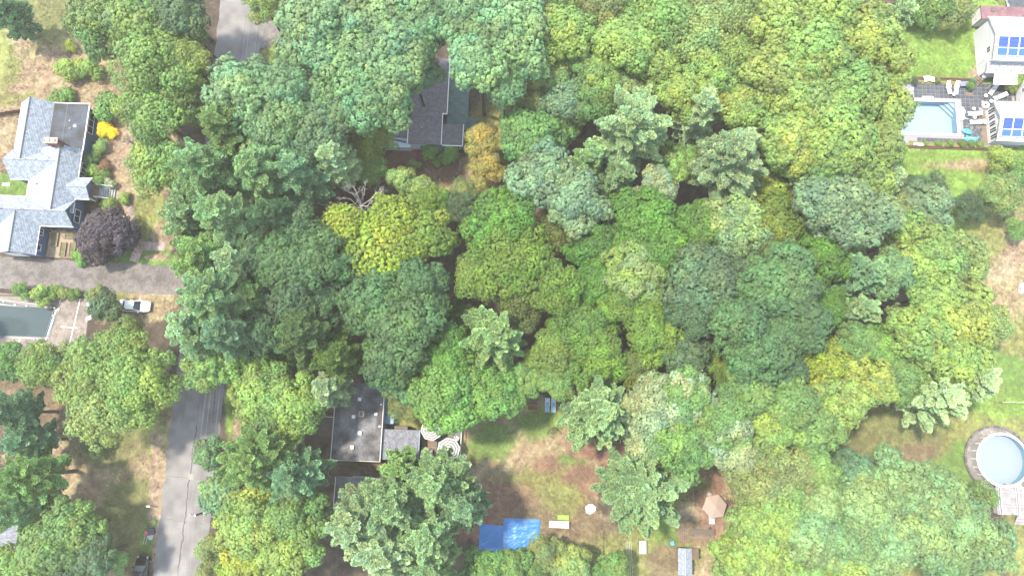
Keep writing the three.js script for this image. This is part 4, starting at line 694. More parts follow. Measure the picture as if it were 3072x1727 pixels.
T(15, 1290, 55, 'pine', 'pine', 14, 'grey-green pine over the corner house', gLL);
T(235, 1125, 28, 'fine', 'dark', 2.5, 'dark low shrub on the lawn under the pale lime maple', gLL);
T(175, 1335, 72, 'oak', 'mid', 11, 'green oak right of the corner house', gLL);
T(110, 1390, 72, 'oak', 'mid', 12, 'green oak over the corner house roof', gLL);
T(230, 1400, 55, 'oak', 'dark', 10, 'dark oak at the bottom edge left of the pale shrub', gLL);
T(45, 1430, 70, 'oak', 'lime', 12, 'lime oak in the bottom left corner', gLL);
T(180, 1450, 60, 'oak', 'dark', 10, 'dark oak cut by the bottom edge', gLL);
T(293, 1412, 26, 'fine', 'limeP', 2.6, 'pale yellow-green shrub near the black car', gLL);
T(125, 1238, 14, 'maple', 'bright', 1.2, 'small bright shrub on the lawn edge by green pine', gLL);
// below the lot
T(655, 985, 72, 'maple', 'lime', 13, 'lime maple right of the road strip', gB);
T(735, 1020, 80, 'maple', 'lime', 14, 'lime maple left of the flat roofed house', gB, { fill: 1.15 });
T(690, 1065, 60, 'maple', 'mid', 12, 'green maple left of the flat roofed house', gB);
T(820, 975, 45, 'pine', 'pineP', 15, 'pale pine tip over the flat roof corner', gB);
T(640, 1155, 108, 'pine', 'pineG', 19, 'large green pine right of the lower road', gB);
T(525, 1140, 40, 'oak', 'teal', 9, 'teal tree overhanging the lower road', gB);
T(735, 1195, 74, 'pine', 'pineD', 17, 'blue-green pine left of the dark garage', gB);
T(560, 1235, 55, 'oak', 'tealP', 11, 'teal tree beside the utility pole', gB);
T(630, 1320, 84, 'maple', 'yel2', 14, 'yellow-green maple right of the utility pole', gB, { fill: 1.15 });
T(735, 1290, 72, 'maple', 'mid', 14, 'green maple left of the dark garage', gB);
T(720, 1390, 82, 'maple', 'lime', 14, 'lime maple at the bottom edge left of the pines', gB);
T(620, 1420, 62, 'maple', 'yellow', 13, 'yellow maple at the bottom edge by the dead brush', gB);
T(565, 1400, 22, 'bare', 'teal', 3.5, 'grey dead brush beside the lower road', null, { n: 14, depth: 3 });
T(520, 1385, 32, 'fine', 'olive', 4.4, 'olive roadside shrub below the utility pole', gB);
T(515, 1440, 30, 'fine', 'olive', 4.4, 'olive roadside shrub at the bottom edge', gB);
T(890, 1330, 86, 'pine', 'pineP', 18, 'pale pine below the dark garage', gLow);
T(985, 1270, 92, 'pine', 'pine', 20, 'tall pine covering the right of the garage', gLow);
T(1005, 1180, 42, 'pine', 'pineG', 13, 'slim pine tip below the slate annex roof', gLow);
T(1090, 1225, 88, 'pine', 'pine', 19, 'pine below the plank deck', gLow);
T(960, 1390, 100, 'pine', 'pineP', 20, 'pale pine at the bottom edge', gLow);
T(1075, 1345, 92, 'pine', 'pine', 19, 'pine left of the blue tarp', gLow);
T(1165, 1270, 62, 'pine', 'pineD', 16, 'bluish pine above left of the blue tarp', gLow);
T(1080, 1430, 80, 'pine', 'pine', 17, 'pine cut by the bottom edge left of the bushy trees', gLow);
T(1120, 988, 92, 'maple', 'bright', 15, 'vivid green maple overhanging the plank deck', gB, { fill: 1.25, rl: 1.2 });
T(1235, 990, 68, 'maple', 'bright', 13, 'vivid green maple above the bare yard', gB);
T(1025, 1010, 50, 'fine', 'olive', 8, 'olive feathery tree right of the flat roofed house', gB);
T(1000, 960, 45, 'oak', 'teal', 12, 'teal oak at the flat roofed house corner', gB);
T(1320, 955, 50, 'maple', 'mid', 11, 'green maple above the wooden crate', gB);
T(1400, 960, 52, 'maple', 'mid', 12, 'green maple above the teal yard pine', gB);
T(1508, 1030, 100, 'pine', 'pine', 18, 'teal pine at the top right of the bare yard', gB);
T(1610, 1240, 124, 'pine', 'pine', 18, 'large teal pine right of the bare yard', gB);
T(1640, 1020, 72, 'maple', 'pale', 15, 'whitish green tree right of the teal yard pine', gBR);
T(1725, 1000, 78, 'maple', 'mid', 16, 'green tree below the lower lot edge with white tips', gBR, { tips: C.pale, tipShare: .3 });
T(1620, 1105, 55, 'maple', 'pale', 13, 'whitish tree left of the large green tree', gBR);
T(1715, 1110, 84, 'maple', 'green', 15, 'large green tree above the wood edging', gBR, { fill: 1.15 });
T(1810, 1060, 78, 'maple', 'mid', 16, 'green tree with pale tips above the fire table', gBR, { tips: C.pale, tipShare: .25 });
T(1845, 1132, 58, 'maple', 'pale', 14, 'whitish green tree above the beige parasol', gBR);
T(1880, 990, 70, 'maple', 'mid', 15, 'green tree below the lower lot edge, right half', gBR);
T(1930, 1075, 66, 'maple', 'lime', 14, 'lime tree right of the whitish tree', gBR);
T(1990, 1010, 70, 'oak', 'mid', 15, 'green oak below the right half of the lot', gBR);
T(2050, 1075, 70, 'oak', 'mid', 14, 'green oak left of the shaded lawn', gBR);
T(2110, 1010, 72, 'oak', 'yel2', 14, 'yellow-green oak below the lot corner', gBR);
T(2195, 965, 62, 'oak', 'yel2', 13, 'yellow-green oak left of the pale slope pine', gBR);
T(1902, 1212, 70, 'fine', 'olive', 14, 'olive tree right of the beige parasol', gBR);
T(1975, 1190, 78, 'fine', 'olive', 14, 'olive feathery tree left of the teal woods', gBR);
T(2050, 1185, 60, 'oak', 'mid', 13, 'green oak at the left of the shaded lawn', gBR);
T(1905, 1325, 74, 'oak', 'lime', 14, 'lime oak beside the picnic table', gBR, { fill: 1.15 });
T(1960, 1290, 80, 'oak', 'lime', 14, 'lime oak second from the picnic table', gBR);
T(1862, 1412, 68, 'oak', 'lime', 13, 'lime oak right of the small shed', gBR);
T(1930, 1405, 78, 'oak', 'yel2', 13, 'yellow-green oak at the bottom edge', gBR);
T(2020, 1345, 78, 'oak', 'sage', 14, 'teal oak at the left of the lower right woods', gBR);
T(2050, 1260, 66, 'oak', 'sage', 13, 'teal oak below the olive feathery tree', gBR);
T(2030, 1430, 72, 'oak', 'lime', 12, 'lime oak at the bottom edge, second', gBR);
T(2150, 1200, 60, 'oak', 'tealD', 12, 'dark teal oak at the edge of the shaded lawn', gBR);
T(2180, 1270, 84, 'oak', 'sage', 14, 'teal oak in the middle of the lower right woods', gBR);
T(2265, 1220, 72, 'oak', 'sage', 14, 'teal oak at the top of the lower right woods', gBR);
T(2120, 1360, 80, 'oak', 'teal', 13, 'teal oak low in the lower right woods', gBR);
T(2220, 1370, 84, 'oak', 'sage', 13, 'pale teal oak low in the lower right woods', gBR);
T(2350, 1260, 78, 'oak', 'sage', 14, 'teal oak left of the round pool', gBR);
T(2310, 1345, 84, 'oak', 'sage', 13, 'teal oak below left of the round pool', gBR);
T(2420, 1330, 82, 'oak', 'sage', 13, 'teal oak overhanging the round pool deck', gBR);
T(2400, 1420, 76, 'oak', 'teal', 12, 'teal oak at the bottom edge by the right corner', gBR);
T(2500, 1370, 66, 'oak', 'sage', 11, 'teal oak below the pool deck stairs', gBR);
T(2130, 1440, 70, 'oak', 'yel2', 12, 'yellow-green oak at the bottom edge, third', gBR);
T(2470, 1250, 30, 'sparse', 'mid', 8, 'thin twiggy branch tree over the round pool rim', null, { open: 1 });
// right slope
T(2175, 690, 70, 'pine', 'pineD', 15, 'blue-green tree right of the lot', gR);
T(2235, 680, 58, 'oak', 'teal', 15, 'teal tree right of the blue-green one', gR);
T(2130, 640, 44, 'maple', 'lime', 12, 'lime maple just outside the right lot edge', gR);
T(2245, 610, 48, 'fine', 'olive', 12, 'olive tree below the slate oaks', gR);
T(2330, 640, 82, 'oak', 'lime', 15, 'lime oak right of the olive tree', gR);
T(2425, 650, 62, 'oak', 'limeP', 12, 'pale lime oak against the tan meadow', gR);
T(2345, 740, 72, 'oak', 'lime', 15, 'lime oak in the middle of the right slope', gR);
T(2160, 780, 50, 'pine', 'pine', 13, 'grey-green pine below the blue-green tree', gR);
T(2320, 840, 80, 'oak', 'lime', 15, 'lime oak left of the bright slope oak', gR);
T(2420, 800, 88, 'oak', 'yel2', 15, 'bright yellow-green oak on the right slope', gR, { fill: 1.1 });
T(2410, 900, 84, 'oak', 'lime', 14, 'lime oak above the pale slope pine', gR);
T(2500, 810, 45, 'sparse', 'limeP', 9, 'thin pale oak with bare twigs by the meadow', gR, { open: 1, limbs: 1, bark: mat.barkPale });
T(2160, 860, 52, 'maple', 'mid', 12, 'green maple right of the lower lot edge', gR);
T(2225, 880, 58, 'maple', 'bright', 12, 'vivid green maple on the right slope', gR);
T(2270, 950, 55, 'oak', 'mid', 12, 'green oak below the vivid slope maple', gR);
T(2370, 995, 92, 'pine', 'pineP', 14, 'pale pine above the shaded lawn', gR);
T(2450, 960, 62, 'pine', 'pineP', 13, 'pale pine beside the right lawn', gR);
T(2300, 475, 42, 'fine', 'dark', 5, 'dark green bush below the lower pool lawn', 'bushes by the lower pool lawn');
T(2350, 465, 32, 'fine', 'dark', 4.4, 'dark green bush right of the first dark bush', 'bushes by the lower pool lawn');
T(2450, 515, 40, 'fine', 'dark', 5, 'dark bush at the lower edge of the pool lawn', 'bushes by the lower pool lawn');
T(2525, 480, 52, 'fine', 'limeP', 7, 'pale green tree at the right edge below pool house', 'bushes by the lower pool lawn');
T(2395, 515, 22, 'fine', 'lime', 2.5, 'lime bush between the dark bushes', 'bushes by the lower pool lawn');
T(2530, 395, 30, 'fine', 'yel2', 3.5, 'yellow-green bush below the pool house', 'bushes by the lower pool lawn');
T(2565, 420, 34, 'fine', 'mid', 4, 'green bush at the right edge below the pool house', 'bushes by the lower pool lawn');
T(2567, 575, 26, 'fine', 'mid', 3.4, 'round green bush at the right edge by the meadow', null);
T(2562, 200, 20, 'fine', 'yel2', 2.2, 'yellow-green bush by the white wing wall', null);
// lower middle bushes
T(1210, 1445, 55, 'maple', 'green', 9, 'green bushy tree below the blue tarp', 'bushy trees below the tarp');
T(1285, 1430, 46, 'maple', 'mid', 8, 'green bushy tree at the tarp corner', 'bushy trees below the tarp');
T(1365, 1390, 42, 'fine', 'olive', 6, 'olive twiggy bush right of the tarp', 'bushy trees below the tarp');
T(1440, 1430, 52, 'maple', 'limeP', 7, 'pale lime bushy tree at the bottom edge', 'bushy trees below the tarp');
T(1330, 1440, 50, 'fine', 'mid', 6, 'green twiggy bush at the bottom edge', 'bushy trees below the tarp');
T(1545, 1425, 42, 'maple', 'mid', 6, 'green bush inside the wire pen', 'bushy trees below the tarp');
T(1515, 1450, 38, 'maple', 'green', 6, 'deep green bush at the bottom edge by the pen', 'bushy trees below the tarp');
// shrubs by the blue house
T(172, 112, 15, 'fine', 'yellow', 1.6, 'small yellow shrub on the dry lawn', 'shrubs on the dry lawn');
T(230, 122, 17, 'maple', 'yel2', 1.6, 'small yellow-green shrub right of the yellow shrub', 'shrubs on the dry lawn');
T(166, 166, 32, 'maple', 'yel2', 2.6, 'wide yellow-green shrub, left of the touching pair', 'shrubs on the dry lawn');
T(218, 170, 27, 'maple', 'lime', 2.4, 'lime shrub, right of the touching pair', 'shrubs on the dry lawn');
T(150, 245, 28, 'oak', 'mid', 1.8, 'low green bush behind the blue flat roof', gSh);
T(265, 265, 34, 'oak', 'mid', 3, 'round dark bush at the corner of the flat roof', gSh, { fill: 1.5, rl: .7 });
T(259, 322, 23, 'fine', 'goldY', 1.8, 'bright yellow round bush by the flat roofed wing', gSh, { fill: 1.6, rl: .45 });
T(247, 368, 20, 'fine', 'limeP', 1.6, 'tuft of pale ornamental grass below the yellow bush', gSh, { rl: .5 });
T(224, 400, 19, 'fine', 'mid', 1.7, 'green shrub below the ornamental grass', gSh);
T(228, 428, 18, 'oak', 'lime', 1.6, 'lime shrub beside the rusty shrub', gSh);
T(256, 418, 17, 'fine', 'rust', 1.4, 'rusty brown shrub by the porch path', gSh);
T(250, 445, 20, 'fine', 'mid', 1.5, 'green shrub below the rusty shrub', gSh);
T(272, 462, 14, 'fine', 'pale', 1.3, 'white flowering shrub beside the steps', gSh, { tips: [.7, .68, .55], tipShare: .6, rl: .35 });
T(309, 496, 13, 'oak', 'yel2', 1.2, 'small round shrub right of the curved walk', gSh, { fill: 1.6, rl: .35 });
T(272, 515, 20, 'fine', 'yel2', 1.6, 'yellow-green shrub above the purple maple', gSh);
T(252, 582, 66, 'oak', 'purple', 6.2, 'dark purple round maple by the curved walk', null, { fill: 1.6, flat: .85, rl: 1.0 });
T(200, 640, 20, 'maple', 'bright', 1.6, 'bright green shrub below the purple maple', gSh);
T(48, 728, 20, 'fine', 'mid', 2, 'green shrub between driveway and covered pool', 'shrubs above the covered pool');
T(97, 740, 22, 'maple', 'yel2', 2.6, 'yellow-green sapling hanging over the covered pool', 'shrubs above the covered pool');
T(130, 735, 18, 'fine', 'mid', 1.8, 'green shrub right of the yellow-green sapling', 'shrubs above the covered pool');
T(155, 735, 18, 'fine', 'olive', 1.6, 'olive shrub, second right of the sapling', 'shrubs above the covered pool');
T(178, 737, 16, 'fine', 'mid', 1.5, 'green shrub at the end of the pool row', 'shrubs above the covered pool');
T(233, 738, 22, 'fine', 'olive', 1.6, 'olive shrub above the dark round tree', 'shrubs above the covered pool');
// outside the frame on the left: what the dark pool mirrors
seed(777); broadleaf(thing('broadleaf_tree', 'tall dark oak beyond the left edge mirrored in the covered pool', 'tree', -87.5, -8), 5, 15, 'oak', C.dark, {});
// ---------- covered pool on the left ----------
{
  const ap = structure('pool_apron', flatShape([[-90, -15.2], [-64.9, -14.4], [-64.6, -4.6], [-90, -5]], [], .006), mat.concrete); ap.name = 'concrete_apron';
  const joint = (x0, z0, x1, z1) => { const l = Math.hypot(x1 - x0, z1 - z0), nx = -(z1 - z0) / l * .05, nz = (x1 - x0) / l * .05; part(ap, 'joint', prism([[x0 + nx, z0 + nz], [x1 + nx, z1 + nz], [x1 - nx, z1 - nz], [x0 - nx, z0 - nz]], .006, .016), mat.white); };
  joint(-66.4, -14.3, -67.0, -7.6); joint(-68.7, -10.0, -66.2, -9.9); joint(-74.6, -8, -74.8, -6); joint(-85, -8.1, -71.5, -8); joint(-69.4, -14.2, -69.4, -13.4);
  const p = thing('covered_pool', 'dark water pool with black liner edges held by white weights', 'pool', -76, -11);
  const water = part(p, 'water', flatShape([[-88, -13.3], [-70.2, -12.6], [-70.0, -12.3], [-70.6, -8.6], [-70.9, -8.3], [-88, -8.4]], [], .07), mat.waterDark, true); tag(water, 'still dark water mirroring a tree');
  const L = [[-88, -14.3], [-80, -14.2], [-76, -13.6], [-70, -13.2], [-69.2, -12.7], [-69.7, -10.6], [-70.2, -8.2], [-70.7, -7.9], [-88, -8.05]];
  part(p, 'liner', prism(L, .0, .06), mat.liner, true);
  const fold = (pts, r) => { const c = new THREE.CatmullRomCurve3(pts.map(([x, z]) => V(x, .08, z))); part(p, 'liner_fold', new THREE.TubeGeometry(c, 24, r, 5), mat.liner, true); };
  fold([[-88, -13.5], [-80, -13.5], [-75, -12.95], [-70.2, -12.6]], .09); fold([[-70.1, -12.5], [-70.4, -10.5], [-70.8, -8.4]], .1); fold([[-69.5, -12.4], [-69.9, -10.4], [-70.4, -8.4]], .06); fold([[-82, -13.9], [-77, -13.4], [-71, -12.95]], .05);
  part(p, 'liner_flap', slab([V(-70.15, .1, -11.2), V(-69.8, .16, -11.2), V(-70.3, .14, -8.6), V(-70.6, .1, -8.6)], .02), mat.skyBlue, true);
  for (const [x, z] of [[-79.3, -14], [-77.9, -13.5], [-76.1, -13.1], [-74.3, -13], [-71.9, -12.9], [-70, -12.8], [-70, -11.6], [-70.6, -7.9], [-72.4, -8]]) part(p, 'weight', rbox(x - .13, x + .13, .05, .2, z - .12, z + .12, .03), mat.white, true);
  const rw = thing('retaining_wall', 'low wooden retaining wall between driveway shrubs and the covered pool', 'wall', -70, -14.6);
  for (const [x0, x1] of [[-82, -72.2], [-72.1, -67], [-66.9, -64]]) { part(rw, 'beam', rbox(x0, x1, 0, .25, -14.75 + (x0 + 72) * -.01, -14.5 + (x0 + 72) * -.01, .03), mat.woodGrey, true); part(rw, 'post', box(x1 - .1, x1 + .04, 0, .5, -15.4, -14.5), mat.charcoal, true); }
  const bd = thing('diving_board', 'long brown board beside the ladder on the grey apron', 'board', -66.4, -5.6, .05);
  part(bd, 'plank', rbox(-.33, .33, .35, .43, -1.6, 1.7, .03), mat.woodRed); part(bd, 'stand', box(-.28, .28, 0, .35, -.2, .9), mat.charcoal);
  const ld = thing('pool_ladder', 'white metal ladder lying beside the brown board', 'ladder', -67.5, -6.3, .5);
  for (const s of [-.28, .28]) part(ld, 'rail', merge([rod(V(s, .1, -.7), V(s, .8, 0), .03), rod(V(s, .8, 0), V(s, .1, .7), .03)]), mat.white); for (let i = 0; i < 3; i++) part(ld, 'rung', rod(V(-.28, .22 + i * .18, -.58 + i * .18), V(.28, .22 + i * .18, -.58 + i * .18), .03), mat.white);
  single('pool_pump', merge([new THREE.CylinderGeometry(.3, .34, .5, 16).translate(0, .25, 0), new THREE.SphereGeometry(.28, 14, 8, 0, 7, 0, 1.6).translate(0, .5, 0), new THREE.CylinderGeometry(.08, .08, .5, 8).rotateZ(1.57).translate(.4, .15, 0)]), mat.steel, 'round grey pool filter in the dark pit below the apron', 'pump', -67.3, -4.5);
  for (const [x, z, l] of [[-64.9, -13.6, 'blue plastic sheet scrap above the dark round tree'], [-64.7, -11.4, 'blue plastic sheet scrap left of the dark round tree']]) single('plastic_scrap', crumple(.9, .6, .2, x), mat.skyBlue, l, 'plastic sheet', x, z, .6, 'blue plastic scraps');
}
function crumple(w, d, amp, s, n = 10) { const g = new THREE.PlaneGeometry(w, d, n, n).rotateX(-Math.PI / 2), p = g.attributes.position; for (let i = 0; i < p.count; i++) { const x = p.getX(i), z = p.getZ(i); p.setY(i, .02 + amp * fbm(x * 1.7 + s, z * 1.7 - s, 3) ** 2); p.setX(i, x + (vnoise(z * 2 + s, 3) - .5) * amp * 1.4); p.setZ(i, z + (vnoise(x * 2 + s, 8) - .5) * amp * 1.4); } g.computeVertexNormals(); return g; }
// ---------- garden beds ----------
structure('gravel_yard', flatShape([...ragged([-72.6, -25], [-66.9, -25], 20, .2, 51), ...ragged([-66.9, -20.6], [-72.6, -20.7], 20, .2, 53)], [], .005), M(.26, .2, .14, .95, { map: rep(grain, 3) }));
[[-71.5, -23.4, .95, 2.1, 'raised garden bed beside the blue garage wall'], [-69.2, -24.1, 1.7, .95, 'raised garden bed lying crosswise under the purple maple'], [-70.05, -21.9, .9, 2.2, 'raised garden bed in the middle nearest the driveway'], [-68.6, -21.9, .95, 2.2, 'raised garden bed beside the bright green shrub']].forEach(([x, z, w, d, l]) => {
  const b = thing('garden_bed', l, 'garden bed', x, z, 0, 'raised garden beds by the garage'), t = .09;
  part(b, 'soil', box(-w / 2 + t, w / 2 - t, 0, .2, -d / 2 + t, d / 2 - t), mat.bedGrass);
  for (const s of [-1, 1]) { part(b, 'board', box(s * w / 2 - (s > 0 ? t : 0), s * w / 2 + (s < 0 ? t : 0), 0, .28, -d / 2, d / 2), mat.woodPale); part(b, 'board', box(-w / 2 + t, w / 2 - t, 0, .275, s * d / 2 - (s > 0 ? t : 0), s * d / 2 + (s < 0 ? t : 0)), mat.woodPale); }
});
{ const c = thing('garden_chair', 'small brown folding chair by the garage corner', 'chair', -72.4, -24.7, .6); part(c, 'seat', box(-.24, .24, .42, .46, -.24, .24), mat.woodRed); part(c, 'backrest', slab([V(-.24, .46, -.22), V(.24, .46, -.22), V(.24, .9, -.36), V(-.24, .9, -.36)], .03), mat.woodRed); for (const x of [-.21, .21]) for (const z of [-.2, .2]) part(c, 'leg', rod(V(x, 0, z), V(x, .43, z), .02), mat.white); }
{ const f = thing('brown_fence', 'dark brown plank fence left of the north wing', 'fence', -81, -43.8);
  for (let i = 0; i < 5; i++) part(f, 'post', box(-82.9 + i * 1.15, -82.8 + i * 1.15, 0, 1.3, -43.5 - i * .22, -43.4 - i * .22), mat.woodRed, true);
  for (let k = 0; k < 4; k++) part(f, 'rail', slab([V(-84, .35 + k * .28, -43.2), V(-78.1, .35 + k * .28, -44.4), V(-78.1, .12 + k * .28, -44.4), V(-84, .12 + k * .28, -43.2)], .06), mat.woodRed, true); }
{ const t = thing('stone_slab', 'flat white slab on the small lawn at the left edge', 'slab', -80.6, -32); part(t, 'slab', rbox(-.6, .6, 0, .08, -.25, .25, .03), mat.white); }
{ const t = thing('garden_hose_reel', 'blue hose reel at the foot of the small lawn wall', 'hose reel', -75.9, -31.75); part(t, 'drum', new THREE.CylinderGeometry(.28, .28, .5, 16).rotateZ(Math.PI / 2).translate(0, .35, 0), mat.cyan); part(t, 'frame', merge([box(-.32, -.28, 0, .6, -.2, .2), box(.28, .32, 0, .6, -.2, .2)]), mat.skyBlue); }

// ---------- vehicles ----------
function loft(secs) { // secs: list of arrays of points (same length), joined into a skin, ends capped
  const pos = [], n = secs[0].length, tri = (a, b, c) => pos.push(a.x, a.y, a.z, b.x, b.y, b.z, c.x, c.y, c.z);
  for (let i = 0; i < secs.length - 1; i++) for (let k = 0; k < n; k++) { const j = (k + 1) % n, a = secs[i][k], b = secs[i][j], c = secs[i + 1][j], d = secs[i + 1][k]; tri(a, d, c); tri(a, c, b); }
  for (const [s, f] of [[secs[0], 1], [secs[secs.length - 1], -1]]) { const m = V(0, 0, 0); s.forEach(p => m.add(p)); m.multiplyScalar(1 / n); for (let k = 0; k < n; k++) { const a = s[k], b = s[(k + 1) % n]; f > 0 ? tri(m, a, b) : tri(m, b, a); } }
  const g = new THREE.BufferGeometry(); g.setAttribute('position', new THREE.Float32BufferAttribute(pos, 3)); g.computeVertexNormals(); return g;
}
// car along +x, nose at +x; L length, W width, prof: [x, halfwidth, low, top] sections of the lower body
function car(name, label, x, z, yaw, body, suv = false) {
  const t = thing(name, label, 'car', x, z, yaw), L = suv ? 4.7 : 4.7, Wd = suv ? .95 : .9, H = suv ? 1.02 : .88, Rf = suv ? 1.72 : 1.45;
  const sec = (px, w, y0, y1) => { const pts = []; for (let k = 0; k < 16; k++) { const a = k / 16 * 6.2832, c = Math.cos(a), s = Math.sin(a), e = .42; pts.push(V(px, lerp(y0, y1, .5 + .5 * Math.sign(s) * Math.abs(s) ** e), w * Math.sign(c) * Math.abs(c) ** e)); } return pts; };
  part(t, 'body', loft([sec(-L / 2, Wd * .72, .45, H * .82), sec(-L / 2 + .12, Wd * .9, .3, H * .98), sec(-L / 2 + .6, Wd, .24, H + .02), sec(-.5, Wd, .22, H), sec(.7, Wd, .22, H), sec(1.4, Wd * .98, .24, H * .95), sec(L / 2 - .35, Wd * .9, .28, H * .83), sec(L / 2 - .08, Wd * .76, .34, H * .72), sec(L / 2, Wd * .6, .42, H * .6)]), body);
  const xr = suv ? -2.05 : -1.75, xr2 = suv ? -1.75 : -1.05, xf2 = .2, xf = 1.05, wb = Wd * .9, wt = Wd * .72;
  const q = (px, y, w) => [V(px, y, -w), V(px, y, w)], A = q(xr, H - .02, wb), B = q(xr2, Rf, wt), D = q(xf2, Rf, wt), E = q(xf, H - .02, wb * .98);
  part(t, 'cabin', loft([[A[0], A[1], V(xr + .01, H - .04, wb), V(xr + .01, H - .04, -wb)], [V(xr2 - .02, H - .02, -wb), V(xr2 - .02, H - .02, wb), V(xr2, Rf - .03, wt), V(xr2, Rf - .03, -wt)].map((p, i) => [B[0], B[1], V(xr2, H - .02, wb), V(xr2, H - .02, -wb)][i]), [D[0], D[1], V(xf2, H - .02, wb), V(xf2, H - .02, -wb)], [E[0], E[1], V(xf - .01, H - .04, wb), V(xf - .01, H - .04, -wb)]]), body);
  part(t, 'roof', rbox(xr2 - .06, xf2 + .06, Rf - .02, Rf + .045, -wt - .02, wt + .02, .03, 2), body);
  const up = .014, quad = (a, b, c, d, k, n) => { const m = a.clone().add(b).add(c).add(d).multiplyScalar(.25), P = [a, b, c, d].map(p => m.clone().lerp(p, k).add(n)); return slab(P, .012); };
  part(t, 'windshield', quad(D[0], D[1], E[1], E[0], .88, V(up * 1.4, up * 2, 0)), mat.darkGlass); part(t, 'rear_window', quad(B[0], B[1], A[1], A[0], .8, V(-up * 1.4, up * 2, 0)), mat.darkGlass);
  for (const s of [0, 1]) part(t, 'side_window', quad(V(xr2 + .05, Rf - .06, s ? wt + .02 : -wt - .02), V(xf2 - .05, Rf - .06, s ? wt + .02 : -wt - .02), V(xf - .3, H + .05, s ? wb : -wb), V(xr + .3, H + .05, s ? wb : -wb), .9, V(0, up, (s ? 1 : -1) * up * 2)), mat.darkGlass);
  for (const sx of [-1.42, 1.42]) for (const s of [-1, 1]) { const w = part(t, 'wheel', new THREE.CylinderGeometry(.33, .33, .22, 20).rotateX(Math.PI / 2).translate(sx, .33, s * (Wd - .1)), mat.rubber); part(w, 'rim', new THREE.CylinderGeometry(.2, .2, .23, 12).rotateX(Math.PI / 2).translate(sx, .33, s * (Wd - .09)), mat.steel); }
  for (const s of [-1, 1]) { part(t, 'mirror', rbox(.72, .9, H, H + .14, s * (Wd + .1) - .09, s * (Wd + .1) + .09, .04), body); part(t, 'headlight', rbox(L / 2 - .42, L / 2 - .12, H * .68, H * .8, s * Wd * .68 - .14, s * Wd * .68 + .14, .05), mat.steel); part(t, 'tail_light', rbox(-L / 2 + .02, -L / 2 + .2, H * .72, H * .9, s * Wd * .7 - .14, s * Wd * .7 + .14, .04), mat.red); }
  part(t, 'grille', rbox(L / 2 - .1, L / 2 + .02, .38, H * .6, -.4, .4, .04), mat.charcoal); part(t, 'door_seam', merge([box(-.42, -.405, .35, H, Wd - .01, Wd + .006), box(-.42, -.405, .35, H, -Wd - .006, -Wd + .01)]), mat.charcoal);
  return t;
}
car('parked_sedan', 'white sedan parked at the roadside below the driveway', -57.6, -13.5, -.03, mat.carWhite);
car('parked_suv', 'black car at the road edge cut by the bottom', -51.7, 24.5, Math.PI / 2, mat.carBlack, true);
car('parked_sedan', 'silver car half hidden under the lime maple left of road', -57.6, 1.4, .35, mat.carSilver);
// ---------- roadside ----------
{ const t = thing('yard_cart', 'dark rounded cart with a red round lid at the road edge', 'cart', -51.3, 19.1, .15);
  part(t, 'tub', rbox(-.55, .75, .2, .75, -.65, .35, .18, 3), mat.liner); part(t, 'lid', new THREE.SphereGeometry(.27, 18, 10, 0, 7, 0, 1.8).translate(-.35, .72, -.1), mat.red); for (const s of [-.5, -.15]) part(t, 'handle', rod(V(s, .6, .1), V(s - .45, .5, 1.5), .03), mat.steel); part(t, 'tray', slab([V(-.4, .45, .4), V(.5, .45, .4), V(.3, .3, 1), V(-.2, .3, 1)], .03), mat.grey); for (const s of [-.4, .55]) part(t, 'wheel', new THREE.CylinderGeometry(.2, .2, .08, 14).rotateZ(Math.PI / 2).translate(s, .2, 0), mat.rubber); }
{ const t = thing('yellow_bag', 'crumpled yellow-green bag at the road edge above cart', 'bag', -51.1, 17.9, .4); part(t, 'sack', crumple(.55, .7, .35, 5), mat.lime); }
{ // utility pole leaning up beside the trees, wires along the road
  const px = -40.9, pz = 15, t = thing('utility_pole', 'wooden utility pole with white tip beside the lower road', 'utility pole', px, pz);
  part(t, 'pole', rod(V(0, -.3, 0), V(0, 10, 0), .19, .13, 10), mat.bark); part(t, 'cap', rod(V(0, 10, 0), V(0, 10.12, 0), .13, .09, 10), mat.white); part(t, 'crossarm', box(-1.1, 1.1, 9.1, 9.25, -.06, .06), mat.barkMid); for (const s of [-1, -.35, .9]) part(t, 'insulator', rod(V(s, 9.25, 0), V(s, 9.42, 0), .06, .05, 8), mat.white); part(t, 'transformer', rod(V(.4, 7.4, 0), V(.4, 8.3, 0), .22, .22, 12), mat.grey);
  const gw = 'wires along the road'; [[-1, 9.42, 'leftmost overhead wire along the right side of the road'], [-.35, 9.42, 'middle overhead wire along the right side of the road'], [.9, 9.42, 'rightmost overhead wire along the right side of the road']].forEach(([dx, y, l]) => { const pts = []; for (let i = -40; i <= 40; i++) { const u = i / 40, sag = 1.1 * Math.abs(Math.sin(Math.PI * Math.abs(u) * 2.2)); pts.push(V(px + dx, y - sag * .8, pz + u * 80)); } single('overhead_wire', new THREE.TubeGeometry(new THREE.CatmullRomCurve3(pts), 160, .009, 4), mat.grey, l, 'wire', 0, 0, 0, gw); }); }
for (const [x, z, y, l] of [[-57, 11.9, .6, 'yellow stick on the lawn, the longer one'], [-58.3, 12.8, 2, 'yellow stick on the lawn, the shorter one']]) { const t = thing('lawn_stake', l, 'stake', x, z, y, 'yellow sticks on the lawn'); part(t, 'stick', rbox(-.06, .06, 0, .06, -.4, y > 1 ? .0 : .4, .02), mat.yellow); }
{ const t = thing('mail_box', 'small white mailbox on a post by the left road edge', 'mailbox', -51.6, 15.4); part(t, 'post', box(-.05, .05, 0, 1.05, -.05, .05), mat.woodGrey); part(t, 'box', rbox(-.28, .28, 1.05, 1.27, -.11, .11, .07, 3), mat.white); }

